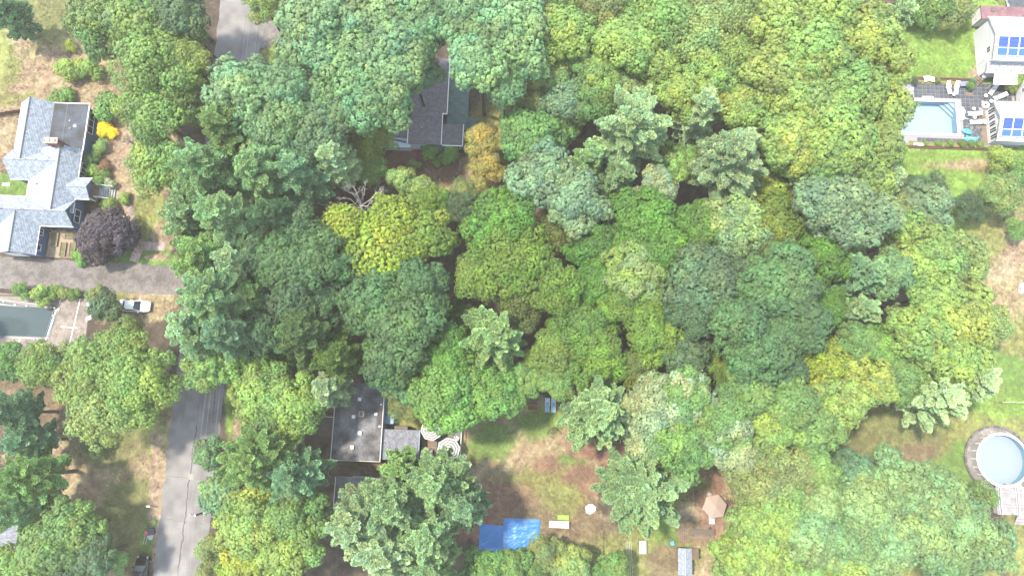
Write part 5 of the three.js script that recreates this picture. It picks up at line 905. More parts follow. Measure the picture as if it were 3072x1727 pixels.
// ---------- deck furniture ----------
function parasol(name, label, x, z, R, h, stripes, colA, colB, y0 = 0, sides = 8, group) {
  const t = thing(name, label, 'parasol', x, z, .2, group, y0), pos = [], col = [], rings = stripes || 1;
  const P = (r, k) => { const a = k / sides * 6.2832; return V(Math.cos(a) * r, h + .45 - .55 * (r / R) - .05 * Math.sin(r / R * 3.1), Math.sin(a) * r); };
  for (let i = 0; i < rings; i++) for (let k = 0; k < sides; k++) { const r0 = R * i / rings, r1 = R * (i + 1) / rings, c = i % 2 ? colB : colA; for (const p of [P(r0, k), P(r1, k + 1), P(r1, k), P(r0, k), P(r0, k + 1), P(r1, k + 1)]) { pos.push(p.x, p.y, p.z); col.push(...c); } }
  const g = new THREE.BufferGeometry(); g.setAttribute('position', new THREE.Float32BufferAttribute(pos, 3)); g.setAttribute('color', new THREE.Float32BufferAttribute(col, 3)); g.computeVertexNormals();
  const c = part(t, 'canopy', g, new THREE.MeshStandardMaterial({ vertexColors: true, roughness: .8, side: THREE.DoubleSide }));
  for (let k = 0; k < sides; k++) part(c, 'rib', rod(P(.02, k).add(V(0, -.02, 0)), P(R, k).add(V(0, -.02, 0)), .012, .012, 4), mat.steel);
  part(t, 'pole', rod(V(0, 0, 0), V(0, h + .45, 0), .025), mat.steel); part(t, 'finial', new THREE.SphereGeometry(.05, 8, 6).translate(0, h + .5, 0), mat.steel); part(t, 'base', new THREE.CylinderGeometry(.26, .3, .08, 16).translate(0, .04, 0), mat.charcoal);
}
const stripeW = [.36, .36, .355], stripeG = [.1, .11, .115];
parasol('striped_parasol', 'grey and white striped parasol over the deck sofa', -8.9, 5.9, 1.7, 2.0, 9, stripeW, stripeG, .55, 8, 'striped parasols on the deck');
parasol('striped_parasol', 'striped parasol half hidden under the vivid green maple', -11.5, 3.2, 1.6, 2.0, 9, stripeW, stripeG, .55, 8, 'striped parasols on the deck');
function sofa(label, x, z, w, d, yaw) { const t = thing('deck_sofa', label, 'sofa', x, z, yaw, 'grey sofas on the deck', .55); part(t, 'base', rbox(-w / 2, w / 2, .1, .32, -d / 2, d / 2, .04), mat.charcoal); part(t, 'cushion', rbox(-w / 2 + .08, w / 2 - .04, .32, .46, -d / 2 + .04, d / 2 - .04, .05), mat.grey); part(t, 'backrest', rbox(-w / 2, -w / 2 + .16, .3, .75, -d / 2, d / 2, .05), mat.charcoal); for (const a of [-1, 1]) for (const b of [-1, 1]) part(t, 'leg', rod(V(a * (w / 2 - .08), 0, b * (d / 2 - .08)), V(a * (w / 2 - .08), .12, b * (d / 2 - .08)), .03), mat.charcoal); }
sofa('dark grey deck sofa under the striped parasol edge', -10.4, 5.8, .85, 1.7, 0); sofa('square grey deck seat nearest the annex wall', -11.7, 6.5, .85, .8, 0); sofa('grey deck seat at the railing below the parasol', -9.6, 6.6, .7, .7, 3.1);
{ const t = thing('planter_bench', 'low bench with green cushion in the middle of the deck', 'bench', -10.9, 4.3, 0, null, .55); part(t, 'frame', rbox(-.7, .7, .1, .35, -.32, .32, .03), mat.wood); part(t, 'cushion', rbox(-.62, .62, .35, .5, -.26, .26, .06), M(.1, .19, .04, .9)); for (const s of [-.6, .6]) part(t, 'leg', box(s - .04, s + .04, 0, .12, -.25, .25), mat.wood); part(t, 'book', rbox(-.1, .08, .5, .53, -.1, .12, .01), mat.white); }
{ const t = thing('deck_rug', 'grey outdoor rug at the railing side of the deck', 'rug', -8.2, 3.6, 0, null, .555); part(t, 'mat', rbox(-.9, .8, 0, .03, -.6, .55, .012), mat.charcoal); }
function chair(name, label, x, z, yaw, m, group, y = 0) { const t = thing(name, label, 'chair', x, z, yaw, group, y); part(t, 'seat', rbox(-.26, .26, .38, .44, -.26, .26, .03), m); part(t, 'backrest', slab([V(-.25, .44, -.24), V(.25, .44, -.24), V(.22, .92, -.4), V(-.22, .92, -.4)], .04), m); for (const s of [-1, 1]) { part(t, 'armrest', rbox(s * .29 - .035, s * .29 + .035, .6, .65, -.28, .25, .02), m); for (const b of [-1, 1]) part(t, 'leg', rod(V(s * .28, 0, b * .25), V(s * .25, .62, b * .22), .028), m); } return t; }
chair('deck_chair', 'small white chair against the deck railing', -7.85, 4.4, 1.2, mat.white, null, .55);
{ const t = thing('storage_box', 'white storage box in the upper deck corner', 'box', -12.6, 2.6, 0, null, .55); part(t, 'body', rbox(-.35, .4, 0, .5, -.6, .5, .04), mat.white); part(t, 'lid', rbox(-.38, .43, .5, .58, -.63, .53, .03), mat.whitePlastic); }

// ---------- bare yard ----------
{ const t = thing('wooden_pallet', 'pale wooden pallet at the top of the bare yard', 'pallet', 2.9, -1.6); for (let i = 0; i < 6; i++) part(t, 'slat', box(-.8, .8, .12, .15, -.5 + i * .17, -.37 + i * .17), mat.woodPale); for (const s of [-.75, 0, .7]) part(t, 'bearer', box(s - .05, s + .05, 0, .12, -.5, .5), mat.wood); }
{ const t = thing('wooden_crate', 'orange framed crate just below the pale pallet', 'crate', 3.1, -.4); part(t, 'bottom', box(-.8, .8, .05, .1, -.35, .35), mat.woodPale); for (const s of [-1, 1]) { part(t, 'side', box(-.8, .8, .05, .55, s * .35 - .03, s * .35 + .03), mat.orange); part(t, 'end', box(s * .8 - .03, s * .8 + .03, .05, .55, -.32, .32), mat.orange); } part(t, 'divider', box(-.03, .03, .1, .5, -.32, .32), mat.woodPale); }
function lounger(name, label, x, z, yaw, m, group, lift = .75, frameM = m) { const t = thing(name, label, 'lounger', x, z, yaw, group); for (let i = 0; i < 9; i++) part(t, 'slat', rbox(-.62 + i * .145, -.5 + i * .145, .33, .37, -.3, .3, .012, 1), m); for (let i = 0; i < 5; i++) { const a = .72 + i * .14, y = .37 + i * .14 * lift; part(t, 'back_slat', slab([V(a, y, -.29), V(a + .11, y + .11 * lift, -.29), V(a + .11, y + .11 * lift, .29), V(a, y, .29)], .03), m); } for (const s of [-1, 1]) { part(t, 'side_rail', merge([rod(V(-.68, .33, s * .3), V(.72, .33, s * .3), .03), rod(V(.72, .33, s * .3), V(1.42, .35 + .7 * lift, s * .3), .028), rod(V(.3, .33, s * .32), V(.35, .6, s * .32), .025), rod(V(.35, .6, s * .33), V(.85, .62, s * .33), .03)]), frameM); for (const px of [-.55, .6]) part(t, 'leg', rod(V(px, 0, s * .31), V(px, .33, s * .3), .03), frameM); } return t; }
lounger('yard_lounger', 'pale blue lounger beside the crate, left of the pair', 5.2, -.5, Math.PI / 2, mat.skyBlue, 'blue loungers in the bare yard', .5, mat.white); lounger('yard_lounger', 'pale blue lounger beside the teal pine, right of the pair', 6.1, -.5, Math.PI / 2, mat.skyBlue, 'blue loungers in the bare yard', .5, mat.white);
{ const t = thing('bent_goal', 'black bent metal goal frame on the bare yard', 'goal frame', 6.6, 2.8, -.2); const c = new THREE.CatmullRomCurve3([V(-1.2, .05, .7), V(-.9, .5, -.1), V(-.2, .55, -.5), V(.1, .1, .1), V(-.8, .2, .6)]); part(t, 'hoop', new THREE.TubeGeometry(c, 30, .035, 5), mat.black); part(t, 'bar', rod(V(-.1, .4, -.4), V(1, .05, .3), .035), mat.black); for (let i = 0; i < 3; i++) part(t, 'rib', rod(c.getPoint(.1 + i * .12), c.getPoint(.9 - i * .1), .02), mat.black); }
function tarp(label, x, z, w, d, y) { const n = 44, g = new THREE.PlaneGeometry(w, d, n, n).rotateX(-Math.PI / 2), p = g.attributes.position; for (let i = 0; i < p.count; i++) { const a = p.getX(i), b = p.getZ(i), e = Math.min(1, (w / 2 - Math.abs(a)) * 2 + .2, (d / 2 - Math.abs(b)) * 2 + .2); p.setY(i, y + .16 * fbm(a * 1.4 + x, b * 2.4 + b * .3, 4) * e + .05 * vnoise(a * 5 + b * 3, b * 7 - a) * e); p.setX(i, a + .12 * (vnoise(b * 1.3, x) - .5)); p.setZ(i, b + .15 * (vnoise(a * 1.1, z) - .5)); } g.computeVertexNormals(); single('blue_tarp', g, mat.tarpBlue, label, 'tarp', x, z, 0, 'blue tarps on the bare yard'); }
tarp('large square blue tarp spread on the bare yard', 1.95, 17.6, 5.3, 4.4, .05); tarp('smaller blue tarp partly under the large one', -2.3, 18.2, 3.6, 3.6, .02);
{ const t = thing('folding_table', 'white folding table beside the lime box', 'table', 7.3, 15.9); for (const s of [-1, 1]) part(t, 'top_leaf', rbox(-1.42, 1.42, .7, .76, s > 0 ? .02 : -.46, s > 0 ? .46 : -.02, .025), mat.whitePlastic); for (const a of [-1.1, 1.1]) for (const b of [-.35, .35]) part(t, 'leg', rod(V(a, 0, b), V(a, .7, b), .025), mat.grey); }
{ const t = thing('sand_box', 'lime green shallow box behind the white folding table', 'box', 7.9, 15, 0); part(t, 'tray', box(-.83, .83, .02, .1, -.3, .3), mat.lime); for (const s of [-1, 1]) { part(t, 'side', rbox(-.86, .86, .02, .3, s * .32 - .03, s * .32 + .03, .02), mat.lime); part(t, 'end', rbox(s * .83 - .03, s * .83 + .03, .02, .3, -.29, .29, .02), mat.lime); } }
{ const t = thing('plastic_tub', 'pale blue round lid with a notch on the brown yard', 'lid', 11.8, 13.7, .4); const pts = []; for (let i = 0; i < 40; i++) { const a = i / 40 * 6.283, r = .78 * (1 - .22 * Math.exp(-((a - 3.3) ** 2) * 8)); pts.push([Math.cos(a) * r, Math.sin(a) * r * .85]); } part(t, 'lid', prism(pts, .02, .14, .03), M(.5, .62, .66, .5)); for (let i = 0; i < 5; i++) part(t, 'handle', rbox(-.35 + i * .15, -.31 + i * .15, .13, .16, -.3, .3, .01, 1), mat.white); }
for (const [x, z, a, l] of [[10.3, 14.9, .9, 'pale stick right of the lime box'], [8.6, 13.9, -.6, 'pale stick above the lime box'], [5.3, 17.2, .2, 'pale stick right of the blue tarp'], [14.5, 6.2, .7, 'short stick on the bare yard by the teal pine'], [-2, 12.4, -.7, 'pale stick above the blue tarp']]) { const t = thing('fallen_stick', l, 'stick', x, z, a, 'sticks on the bare yard'); part(t, 'stick', merge([rod(V(-.4, .05, 0), V(.3, .07, .04), .045, .03), rod(V(.1, .06, .02), V(.35, .08, -.15), .03, .02)]), mat.woodPale); }
{ const t = thing('wire_pen', 'thin wooden pen fence at the edge of the brown yard', 'fence', 13.4, 18.6); for (let i = 0; i < 6; i++) part(t, 'post', box(13.35, 13.45, 0, 1.1, 16.3 + i * 1.15, 16.4 + i * 1.15), mat.woodGrey, true); part(t, 'rail', box(13.36, 13.44, .98, 1.06, 16.4, 22.3), mat.woodPale, true); part(t, 'rail', box(13.45, 14.8, .98, 1.06, 16.3, 16.38), mat.woodPale, true); for (let i = 0; i < 4; i++) part(t, 'cane', rod(V(17 + i * .25, .05, 18), V(17.05 + i * .25, 1.2, 23), .025), mat.wire, true); part(t, 'cane', rod(V(16.8, .9, 21), V(19.2, .8, 20.6), .035), mat.barkPale, true); }
{ const t = thing('plastic_table', 'pale grey plastic table below the large teal pine', 'table', 19.3, 18.6); part(t, 'top', rbox(-.48, .48, .66, .72, -.85, .85, .04), M(.45, .5, .57, .5)); for (const a of [-.36, .36]) for (const b of [-.7, .7]) part(t, 'leg', rod(V(a, 0, b), V(a, .66, b), .03), mat.white); }
{ const t = thing('timber_edging', 'pale log edging lying right of the large teal pine', 'edging', 26.7, 10.4); [[26.45, 8.4, 26.65, 10.3], [26.68, 10.35, 26.95, 12.6]].forEach(([x0, z0, x1, z1]) => part(t, 'log', rod(V(x0, .12, z0), V(x1, .12, z1), .13, .12, 8), mat.woodPale, true)); }
parasol('beige_parasol', 'beige parasol beside the round brown table', 29.3, 12.5, 1.75, 2, 1, [.2, .152, .13], [.2, .152, .13], 0, 6);
{ const t = thing('round_table', 'round brown table half under the beige parasol', 'table', 28.4, 11.8); part(t, 'top', new THREE.CylinderGeometry(.62, .62, .06, 26).translate(0, .68, 0), mat.wood); part(t, 'pedestal', new THREE.CylinderGeometry(.08, .12, .66, 12).translate(0, .33, 0), mat.charcoal); part(t, 'foot', new THREE.CylinderGeometry(.34, .36, .05, 18).translate(0, .03, 0), mat.charcoal); }
chair('patio_chair', 'grey chair above the round brown table', 28.9, 11, 2.6, mat.grey, 'grey chairs by the round table'); chair('patio_chair', 'grey chair below the round table under the parasol', 28.2, 13, -.4, mat.grey, 'grey chairs by the round table');
{ const t = thing('slab_table', 'low grey slab table above the picnic table', 'table', 29.3, 14.4); part(t, 'top', rbox(-.45, .45, .3, .38, -.75, .75, .03), mat.grey); for (const s of [-.6, .6]) part(t, 'leg', box(-.3, .3, 0, .3, s - .06, s + .06), mat.charcoal); }
{ const t = thing('picnic_table', 'weathered wooden picnic table with benches near the small shed', 'picnic table', 27.8, 16.2); for (let i = 0; i < 5; i++) part(t, 'top_plank', rbox(-1.75, 1.75, .72, .77, -.42 + i * .17, -.265 + i * .17, .012, 1), mat.woodGrey); for (const s of [-1, 1]) for (let k = 0; k < 2; k++) part(t, 'bench_plank', rbox(-1.75, 1.75, .42, .46, s * .85 - .15 + k * .16, s * .85 + k * .16, .012, 1), mat.woodPale); for (const s of [-1.2, 1.2]) { part(t, 'leg', rod(V(s, 0, -.7), V(s, .72, -.15), .05), mat.woodGrey); part(t, 'leg', rod(V(s, 0, .7), V(s, .72, .15), .05), mat.woodGrey); part(t, 'brace', box(s - .04, s + .04, .36, .42, -.95, .95), mat.woodGrey); } }
{ const t = thing('plank_ramp', 'brown plank ramp in front of the small shed', 'ramp', 25.2, 16.9); for (let i = 0; i < 9; i++) part(t, 'plank', box(-.66 + i * .15, -.525 + i * .15, .06, .11, -.95, 1.0), i % 2 ? mat.wood : mat.woodPale); for (const s of [-.7, .7]) part(t, 'bearer', box(-.66, .69, 0, .06, s - .06, s + .06), mat.charcoal); }
{ const t = thing('blue_chair', 'blue camping chair left of the small shed', 'chair', 23.6, 18, .3); part(t, 'seat', crumple(.55, .5, .2, 4).translate(0, .38, 0), mat.cyan); part(t, 'backrest', slab([V(-.25, .45, -.25), V(.25, .45, -.25), V(.25, .9, -.38), V(-.25, .9, -.38)], .03), mat.skyBlue); for (const s of [-1, 1]) { part(t, 'leg', rod(V(s * .28, 0, .25), V(s * .24, .45, -.25), .02), mat.charcoal); part(t, 'leg', rod(V(s * .28, 0, -.25), V(s * .24, .45, .25), .02), mat.charcoal); } }
{ const t = thing('small_shed', 'small shed with pale blue-grey roof near the picnic table', 'shed', 24.9, 20); part(t, 'wall', box(-.7, .85, 0, 1.9, -1.5, 1.6), mat.woodPale); part(t, 'door', box(-.2, .5, .05, 1.7, -1.56, -1.51), mat.charcoal); for (const s of [-1, 1]) part(t, 'roof_slope', slab([V(.08, 2.3, -1.75), V(.08, 2.3, 1.85), V(.08 + s * .98, 2, 1.85), V(.08 + s * .98, 2, -1.75)], .05), M(.2, .23, .28, .85, { map: rep(shingleTex, 2) })); part(t, 'ridge', rod(V(.08, 2.3, -1.76), V(.08, 2.3, 1.86), .04), mat.grey); part(t, 'lean_to', slab([V(1.06, 1.9, -1.7), V(1.06, 1.9, -.2), V(2.1, 1.6, -.2), V(2.1, 1.6, -1.7)], .05), mat.wood); }

// ---------- swimming pool and patio ----------
{
  const pt = structure('slate_patio', flatShape(rect(59.5, 79, -54.4, -43.8), [poolRect], .004), mat.grout);
  const s = .68; let n = 0; for (let j = 0; j < 16; j++) for (let i = 0; i < 30; i++) { const x0 = 60.2 + i * s, z0 = -54.35 + j * s, x1 = x0 + s - .05, z1 = z0 + s - .05; if (x1 > 79 || z1 > -43.8) continue; if (x1 > 60 && x0 < 69.95 && z1 > -51.5 && z0 < -45.1) continue; if (x1 > 73.2 && z1 > -49.7) continue; if (x0 < 62.6 || n >= 300) continue; n++;
    const k = hash2(i, j * 3 + 1), pale = z0 > -45.6 && x0 > 63.5; part(pt, 'paver', rbox(x0, x1, .004, .035 + .012 * hash2(i + 9, j), z0, z1, .012, 1), k < (pale ? .2 : .5) ? mat.slateA : k < (pale ? .4 : .86) ? mat.slateB : mat.slateC); }
  const p = thing('swimming_pool', 'rectangular swimming pool with pale blue water and white coping', 'swimming pool', 65, -48.3);
  const X0 = 60.6, X1 = 69.4, Z0 = -51, Z1 = -45.6, D = -1.25;
  part(p, 'basin_floor', box(X0, X1, D - .1, D, Z0, Z1), mat.poolLiner, true); part(p, 'basin_wall', box(X0 - .1, X0, D, .02, Z0, Z1), mat.poolDeep, true); part(p, 'basin_wall', box(X1, X1 + .1, D, .02, Z0, Z1), mat.poolDeep, true); part(p, 'basin_wall', box(X0, X1, D, .02, Z0 - .1, Z0), mat.poolDeep, true); part(p, 'basin_wall', box(X0, X1, D, .02, Z1, Z1 + .1), mat.poolDeep, true);
  for (let i = 0; i < 3; i++) { const r = 2.1 - i * .55; part(p, 'corner_step', prism([[X1 - .001, Z0 + .001], [X1 - .001, Z0 + r * 1.05], [X1 - r, Z0 + .001]], D + i * .35, D + (i + 1) * .35), mat.poolLiner, true); }
  part(p, 'water', flatShape(rect(X0 + .002, X1 - .002, Z0 + .002, Z1 - .002), [], -.1), mat.water, true);
  for (const q of [rect(X0 - .38, X1 + .38, Z0 - .36, Z0 + .03), rect(X0 - .38, X1 + .38, Z1 - .03, Z1 + .36)]) part(p, 'coping', prism(q, .03, .1, .015), mat.white, true); for (const q of [rect(X0 - .38, X0 + .03, Z0 + .04, Z1 - .04), rect(X1 - .03, X1 + .38, Z0 + .04, Z1 - .04)]) part(p, 'coping', prism(q, .03, .1, .015), mat.white, true);
  part(p, 'skimmer_lid', rbox(64.1, 65.9, .06, .13, -51.85, -51.35, .02), mat.white, true);
  const timber = (l, z, x0, x1, sz) => { const t = thing('timber_border', l, 'border', (x0 + x1) / 2, z); part(t, 'beam', rbox(x0, x1, 0, .3, z - .22, z - .02, .03), mat.woodRed, true); part(t, 'beam', rbox(x0 + .4, x1 + .3, 0, .22, z + .02, z + .2, .03), mat.woodRed, true); };
  timber('brown timber border between pool patio and upper lawn', -54.9, 61, 73.6); timber('brown timber border between pool patio and lower lawn', -43.2, 60.6, 73.8);
  structure('flower_border', flatShape([...ragged([61, -54.7], [73, -54.7], 20, .1, 61), ...ragged([73, -53.9], [61, -54.0], 20, .12, 63)], [], .045), M(.19, .17, .045, .95, { map: rep(grain, 1) }));
  structure('flower_border', flatShape([...ragged([61.5, -44.2], [73, -44.2], 20, .12, 65), ...ragged([73, -43.4], [61.5, -43.4], 20, .1, 67)], [], .045), M(.17, .17, .06, .95, { map: rep(grain, 1) }));
}
lounger('pool_lounger', 'white lounger by the upper timber border, left of two', 68.4, -52.9, Math.PI / 2 + .2, mat.whitePlastic, 'white loungers round the pool', .8); lounger('pool_lounger', 'white lounger by the upper timber border, beside the grey box', 69.5, -52.9, Math.PI / 2 - .1, mat.whitePlastic, 'white loungers round the pool', .8);
lounger('pool_lounger', 'white lounger before the pool house, upper of two', 71.7, -49.0, 0, mat.whitePlastic, 'white loungers round the pool', .7); lounger('pool_lounger', 'white lounger before the pool house, lower of two', 71.9, -47.6, 0, mat.whitePlastic, 'white loungers round the pool', .7);
lounger('pool_lounger', 'white lounger in the cluster near the awning, upper one', 75.2, -52.9, 1, mat.whitePlastic, 'white loungers round the pool', .8); lounger('pool_lounger', 'white lounger in the cluster near the awning, lower one', 76, -51.9, .4, mat.whitePlastic, 'white loungers round the pool', .8);
function sideTable(label, x, z, r) { const t = thing('side_table', label, 'table', x, z, 0, 'small white round tables'); part(t, 'top', new THREE.LatheGeometry([[0, .44], [r * .3, .44], [r * .3, .46], [r, .46], [r, .5], [r * .95, .51], [0, .51]].map(([a, b]) => new THREE.Vector2(a, b)), 22), mat.whitePlastic); for (let i = 0; i < 3; i++) part(t, 'leg', rod(V(Math.cos(i * 2.1) * r * .4, .46, Math.sin(i * 2.1) * r * .4), V(Math.cos(i * 2.1) * r * .9, 0, Math.sin(i * 2.1) * r * .9), .025), mat.whitePlastic); }
sideTable('small white table between the two upper loungers', 69, -52.2, .3); sideTable('small white table above the pool house loungers', 72, -49.8, .28); sideTable('small white table between the pool house loungers', 72.0, -48.35, .28); sideTable('small white table against the pool house windows', 73.55, -47.6, .36); sideTable('small white table left of the lounger cluster', 74.1, -52.1, .3); sideTable('small white table below the lounger cluster', 74.9, -51.2, .3);
{ const t = thing('swim_ring', 'white inflatable ring near the pool house roof corner', 'swim ring', 74.1, -50.6); part(t, 'ring', new THREE.TorusGeometry(.42, .22, 10, 26).rotateX(Math.PI / 2).translate(0, .22, 0), mat.whitePlastic); part(t, 'head', new THREE.SphereGeometry(.2, 12, 8).translate(-.5, .3, -.45), mat.whitePlastic); }
{ const t = thing('pool_float', 'pale mint crumpled pool float beside the pool', 'pool float', 70.3, -48.9, .3); part(t, 'bolster', new THREE.CapsuleGeometry(.28, .6, 4, 12).rotateZ(Math.PI / 2).rotateY(.7).translate(0, .26, -.7), mat.mint); part(t, 'sheet', crumple(1.1, 1.8, .5, 9), mat.mint); }
{ const t = thing('blue_float', 'bright blue inflatable on the dark pool cover', 'pool float', 71, -45.7, -.3); part(t, 'hull', new THREE.SphereGeometry(1, 20, 12).scale(.85, .25, .45).translate(-.3, .28, -.2), mat.cyan); part(t, 'tail', crumple(1.9, .9, .4, 12).translate(.5, .02, .55), mat.cyan); }
{ const t = thing('pool_cover', 'dark crumpled pool cover heap beside the pool house', 'pool cover', 71.8, -46.5); part(t, 'sheet', crumple(2.2, 2.3, .55, 31, 22), mat.charcoal); part(t, 'pole', rod(V(-1.9, .1, 1.6), V(1, .25, 1.4), .03), mat.white); }
{ const t = thing('patio_box', 'dark blue-grey rounded box beside the upper loungers', 'box', 70.8, -54, .05); part(t, 'body', rbox(-.7, .7, 0, .5, -.4, .4, .15, 3), mat.slateA); part(t, 'lid', rbox(-.73, .73, .48, .58, -.43, .43, .05, 2), M(.1, .12, .17, .6)); }
{ const t = thing('step_boards', 'two pale wooden boards on the slate patio', 'boards', 71.7, -52.4, -.05); part(t, 'board', rbox(-.75, .65, .04, .12, -.3, -.03, .02), mat.woodPale); part(t, 'board', rbox(-.6, .8, .04, .12, .03, .28, .02), mat.woodPale); }
{ const t = thing('beach_towel', 'white and pink towel hanging on the upper timber border', 'towel', 65.2, -54.75); part(t, 'cloth', crumple(1.7, .9, .2, 14).translate(0, .3, 0), mat.white); part(t, 'hem', box(.4, .9, .36, .38, .2, .42), mat.pink); }
{ const t = thing('white_towel', 'white towel lying along the lower timber border', 'towel', 62.9, -43.6); part(t, 'cloth', crumple(1.8, .4, .15, 15).translate(0, .28, 0), mat.white); }
{ const t = thing('folded_chair', 'small white folded item at the left of the patio', 'folded chair', 62.4, -53, .5); part(t, 'panel', rbox(-.5, .5, .05, .14, -.16, .16, .03), mat.white); part(t, 'leg', rod(V(-.4, .1, .2), V(.4, .1, .2), .03), mat.white); }
{ const t = thing('kettle_grill', 'white covered grill beside the awning', 'grill', 73.9, -55.2); part(t, 'bowl', new THREE.SphereGeometry(.32, 16, 10).translate(0, .75, 0), mat.white); for (let i = 0; i < 3; i++) part(t, 'leg', rod(V(Math.cos(i * 2.1) * .15, .6, Math.sin(i * 2.1) * .15), V(Math.cos(i * 2.1) * .35, 0, Math.sin(i * 2.1) * .35), .025), mat.charcoal); }
{ const t = thing('wooden_steps', 'short wooden stair from the upper lawn to the patio', 'stairs', 73.2, -54.9, -.7); for (let i = 0; i < 4; i++) part(t, 'tread', box(-.6, .6, .12 + i * .14, .17 + i * .14, .5 - i * .28, .75 - i * .28), mat.woodPale); for (const s of [-.62, .62]) part(t, 'stringer', rod(V(s, .05, .75), V(s, .65, -.4), .05), mat.woodRed); }
seed(4242);
{ const gB2 = 'low plants along the patio borders'; [[62.6, -54.2, .6, 'dark', 1.1, 'dark green patio plant at the upper border end'], [66.6, -54.4, .3, 'mid', .6, 'small green patio plant right of the hanging towel'], [71.6, -53.6, .55, 'bright', 1.1, 'bright leafy plant beside the pale boards'], [72, -54.4, .35, 'teal', 1.2, 'bluish plant beside the dark blue-grey box'], [64, -43.7, .35, 'yel2', .5, 'yellow plant first along the lower border'], [66, -43.8, .4, 'lime', .5, 'lime plant second along the lower border'], [67.8, -43.8, .55, 'lime', .8, 'lime plant third along the lower border'], [69.8, -43.8, .5, 'mid', .7, 'green plant fourth along the lower border'], [71.2, -43.9, .5, 'mid', .7, 'green plant fifth along the lower border'], [72.7, -43.8, .45, 'lime', .6, 'lime plant last along the lower border']].forEach(([x, z, r, c, h, l]) => { seed(plantSeed += 37); broadleaf(thing('border_plant', l, 'plant', x, z, 0, gB2), r, h, 'fine', C[c], { rl: .28, fill: 1.2 }); }); }
// ---------- round pool ----------
{
  const cx = 71.3, cz = 4.65, p = thing('round_pool', 'round above ground pool with pale water on a gravel ring', 'swimming pool', cx, cz);
  for (let i = 0; i < 72; i++) { const a = i / 72 * 6.283, r = 4.72, g = rbox(-.2, .2, 0, .2 + .05 * hash2(i, 4), -.16, .16, .05, 1); const m = part(p, 'edging_stone', g, hash2(i, 8) > .5 ? mat.stoneDark : mat.stone); m.position.set(Math.cos(a) * r, 0, Math.sin(a) * r); m.rotation.y = -a + Math.PI / 2; }
  part(p, 'gravel_ring', new THREE.RingGeometry(3.6, 4.6, 64).rotateX(-Math.PI / 2).translate(0, .05, 0), mat.gravel);
  for (let i = 0; i < 20; i++) { const a0 = i / 20 * 6.283, a1 = (i + 1) / 20 * 6.283 - .012, pts = []; for (let k = 0; k <= 4; k++) { const a = lerp(a0, a1, k / 4); pts.push([Math.cos(a) * 3.72, Math.sin(a) * 3.72]); } for (let k = 4; k >= 0; k--) { const a = lerp(a0, a1, k / 4); pts.push([Math.cos(a) * 3.66, Math.sin(a) * 3.66]); } part(p, 'wall_panel', prism(pts, 0, 1.28), mat.grey); const up = part(p, 'upright', rbox(-.05, .05, 0, 1.3, -.08, .08, .02, 1), mat.white); up.position.set(Math.cos(a0) * 3.76, 0, Math.sin(a0) * 3.76); up.rotation.y = -a0; }
  part(p, 'rim', new THREE.LatheGeometry([[3.55, 1.27], [3.86, 1.27], [3.88, 1.31], [3.84, 1.36], [3.58, 1.36], [3.55, 1.33]].map(([a, b]) => new THREE.Vector2(a, b)), 72), mat.white);
  part(p, 'liner', new THREE.CylinderGeometry(3.6, 3.6, 1.2, 64, 1, true).translate(0, .66, 0), mat.poolDeep); part(p, 'liner_floor', new THREE.CircleGeometry(3.6, 48).rotateX(-Math.PI / 2).translate(0, .12, 0), mat.poolPale); part(p, 'water', new THREE.CircleGeometry(3.58, 64).rotateX(-Math.PI / 2).translate(0, 1.12, 0), mat.water);
  const d = thing('pool_deck', 'grey raised deck attached to the round pool', 'deck', 72.5, 10.4), dm = M(.34, .34, .38, .85, { map: rep(woodTex, 2) });
  for (let i = 0; i < 26; i++) part(d, 'plank', box(70 + i * .15, 70.14 + i * .15, .95, 1, 8.2 + (i < 10 ? .0 : -.3), 12.3), dm, true); part(d, 'substructure', box(70.05, 73.85, .1, .94, 8.6, 12.2), mat.grey, true);
  const rl = (x0, z0, x1, z1) => part(d, 'railing', merge([rod(V(x0, 1.95, z0), V(x1, 1.95, z1), .045), rod(V(x0, 1, z0), V(x0, 1.95, z0), .04), rod(V(x1, 1, z1), V(x1, 1.95, z1), .04), rod(V(x0, 1.45, z0), V(x1, 1.45, z1), .025)]), mat.white, true); rl(70.1, 8.4, 70.1, 12.2); rl(72.6, 8.4, 72.6, 12.2);
  for (let i = 0; i < 5; i++) part(d, 'stair', box(72.9, 75.2, .8 - i * .18, .86 - i * .18, 12.35 + i * .28, 12.6 + i * .28), dm, true);
  chair('deck_chair', 'white chair on the grey pool deck beside the leaves', 70.7, 11.6, .8, mat.white, null, 1); { const t = thing('pool_bucket', 'small blue and white bucket on the grey pool deck', 'bucket', 72.2, 11.9, 0, null, 1); part(t, 'pail', new THREE.CylinderGeometry(.22, .17, .35, 16, 1, true).translate(0, .18, 0), mat.white); part(t, 'lid', new THREE.CylinderGeometry(.22, .22, .04, 16).translate(0, .35, 0), mat.skyBlue); }
  { const t = thing('garden_gazebo', 'white metal gazebo frame at the right edge by the deck', 'gazebo', 74.6, 10); for (const [x, z] of [[-1, -1.6], [1.4, -1.6], [-1, 1.8], [1.4, 1.8]]) part(t, 'post', rod(V(x, 0, z), V(x, 2.2, z), .06), mat.white); for (const [a, b] of [[[-1, -1.6], [1.4, -1.6]], [[-1, -1.6], [-1, 1.8]], [[-1, 1.8], [1.4, 1.8]]]) part(t, 'beam', rod(V(a[0], 2.2, a[1]), V(b[0], 2.2, b[1]), .06), mat.white); part(t, 'floor', box(-1, 1.4, .02, .1, -1.6, 1.8), mat.beige); }
}
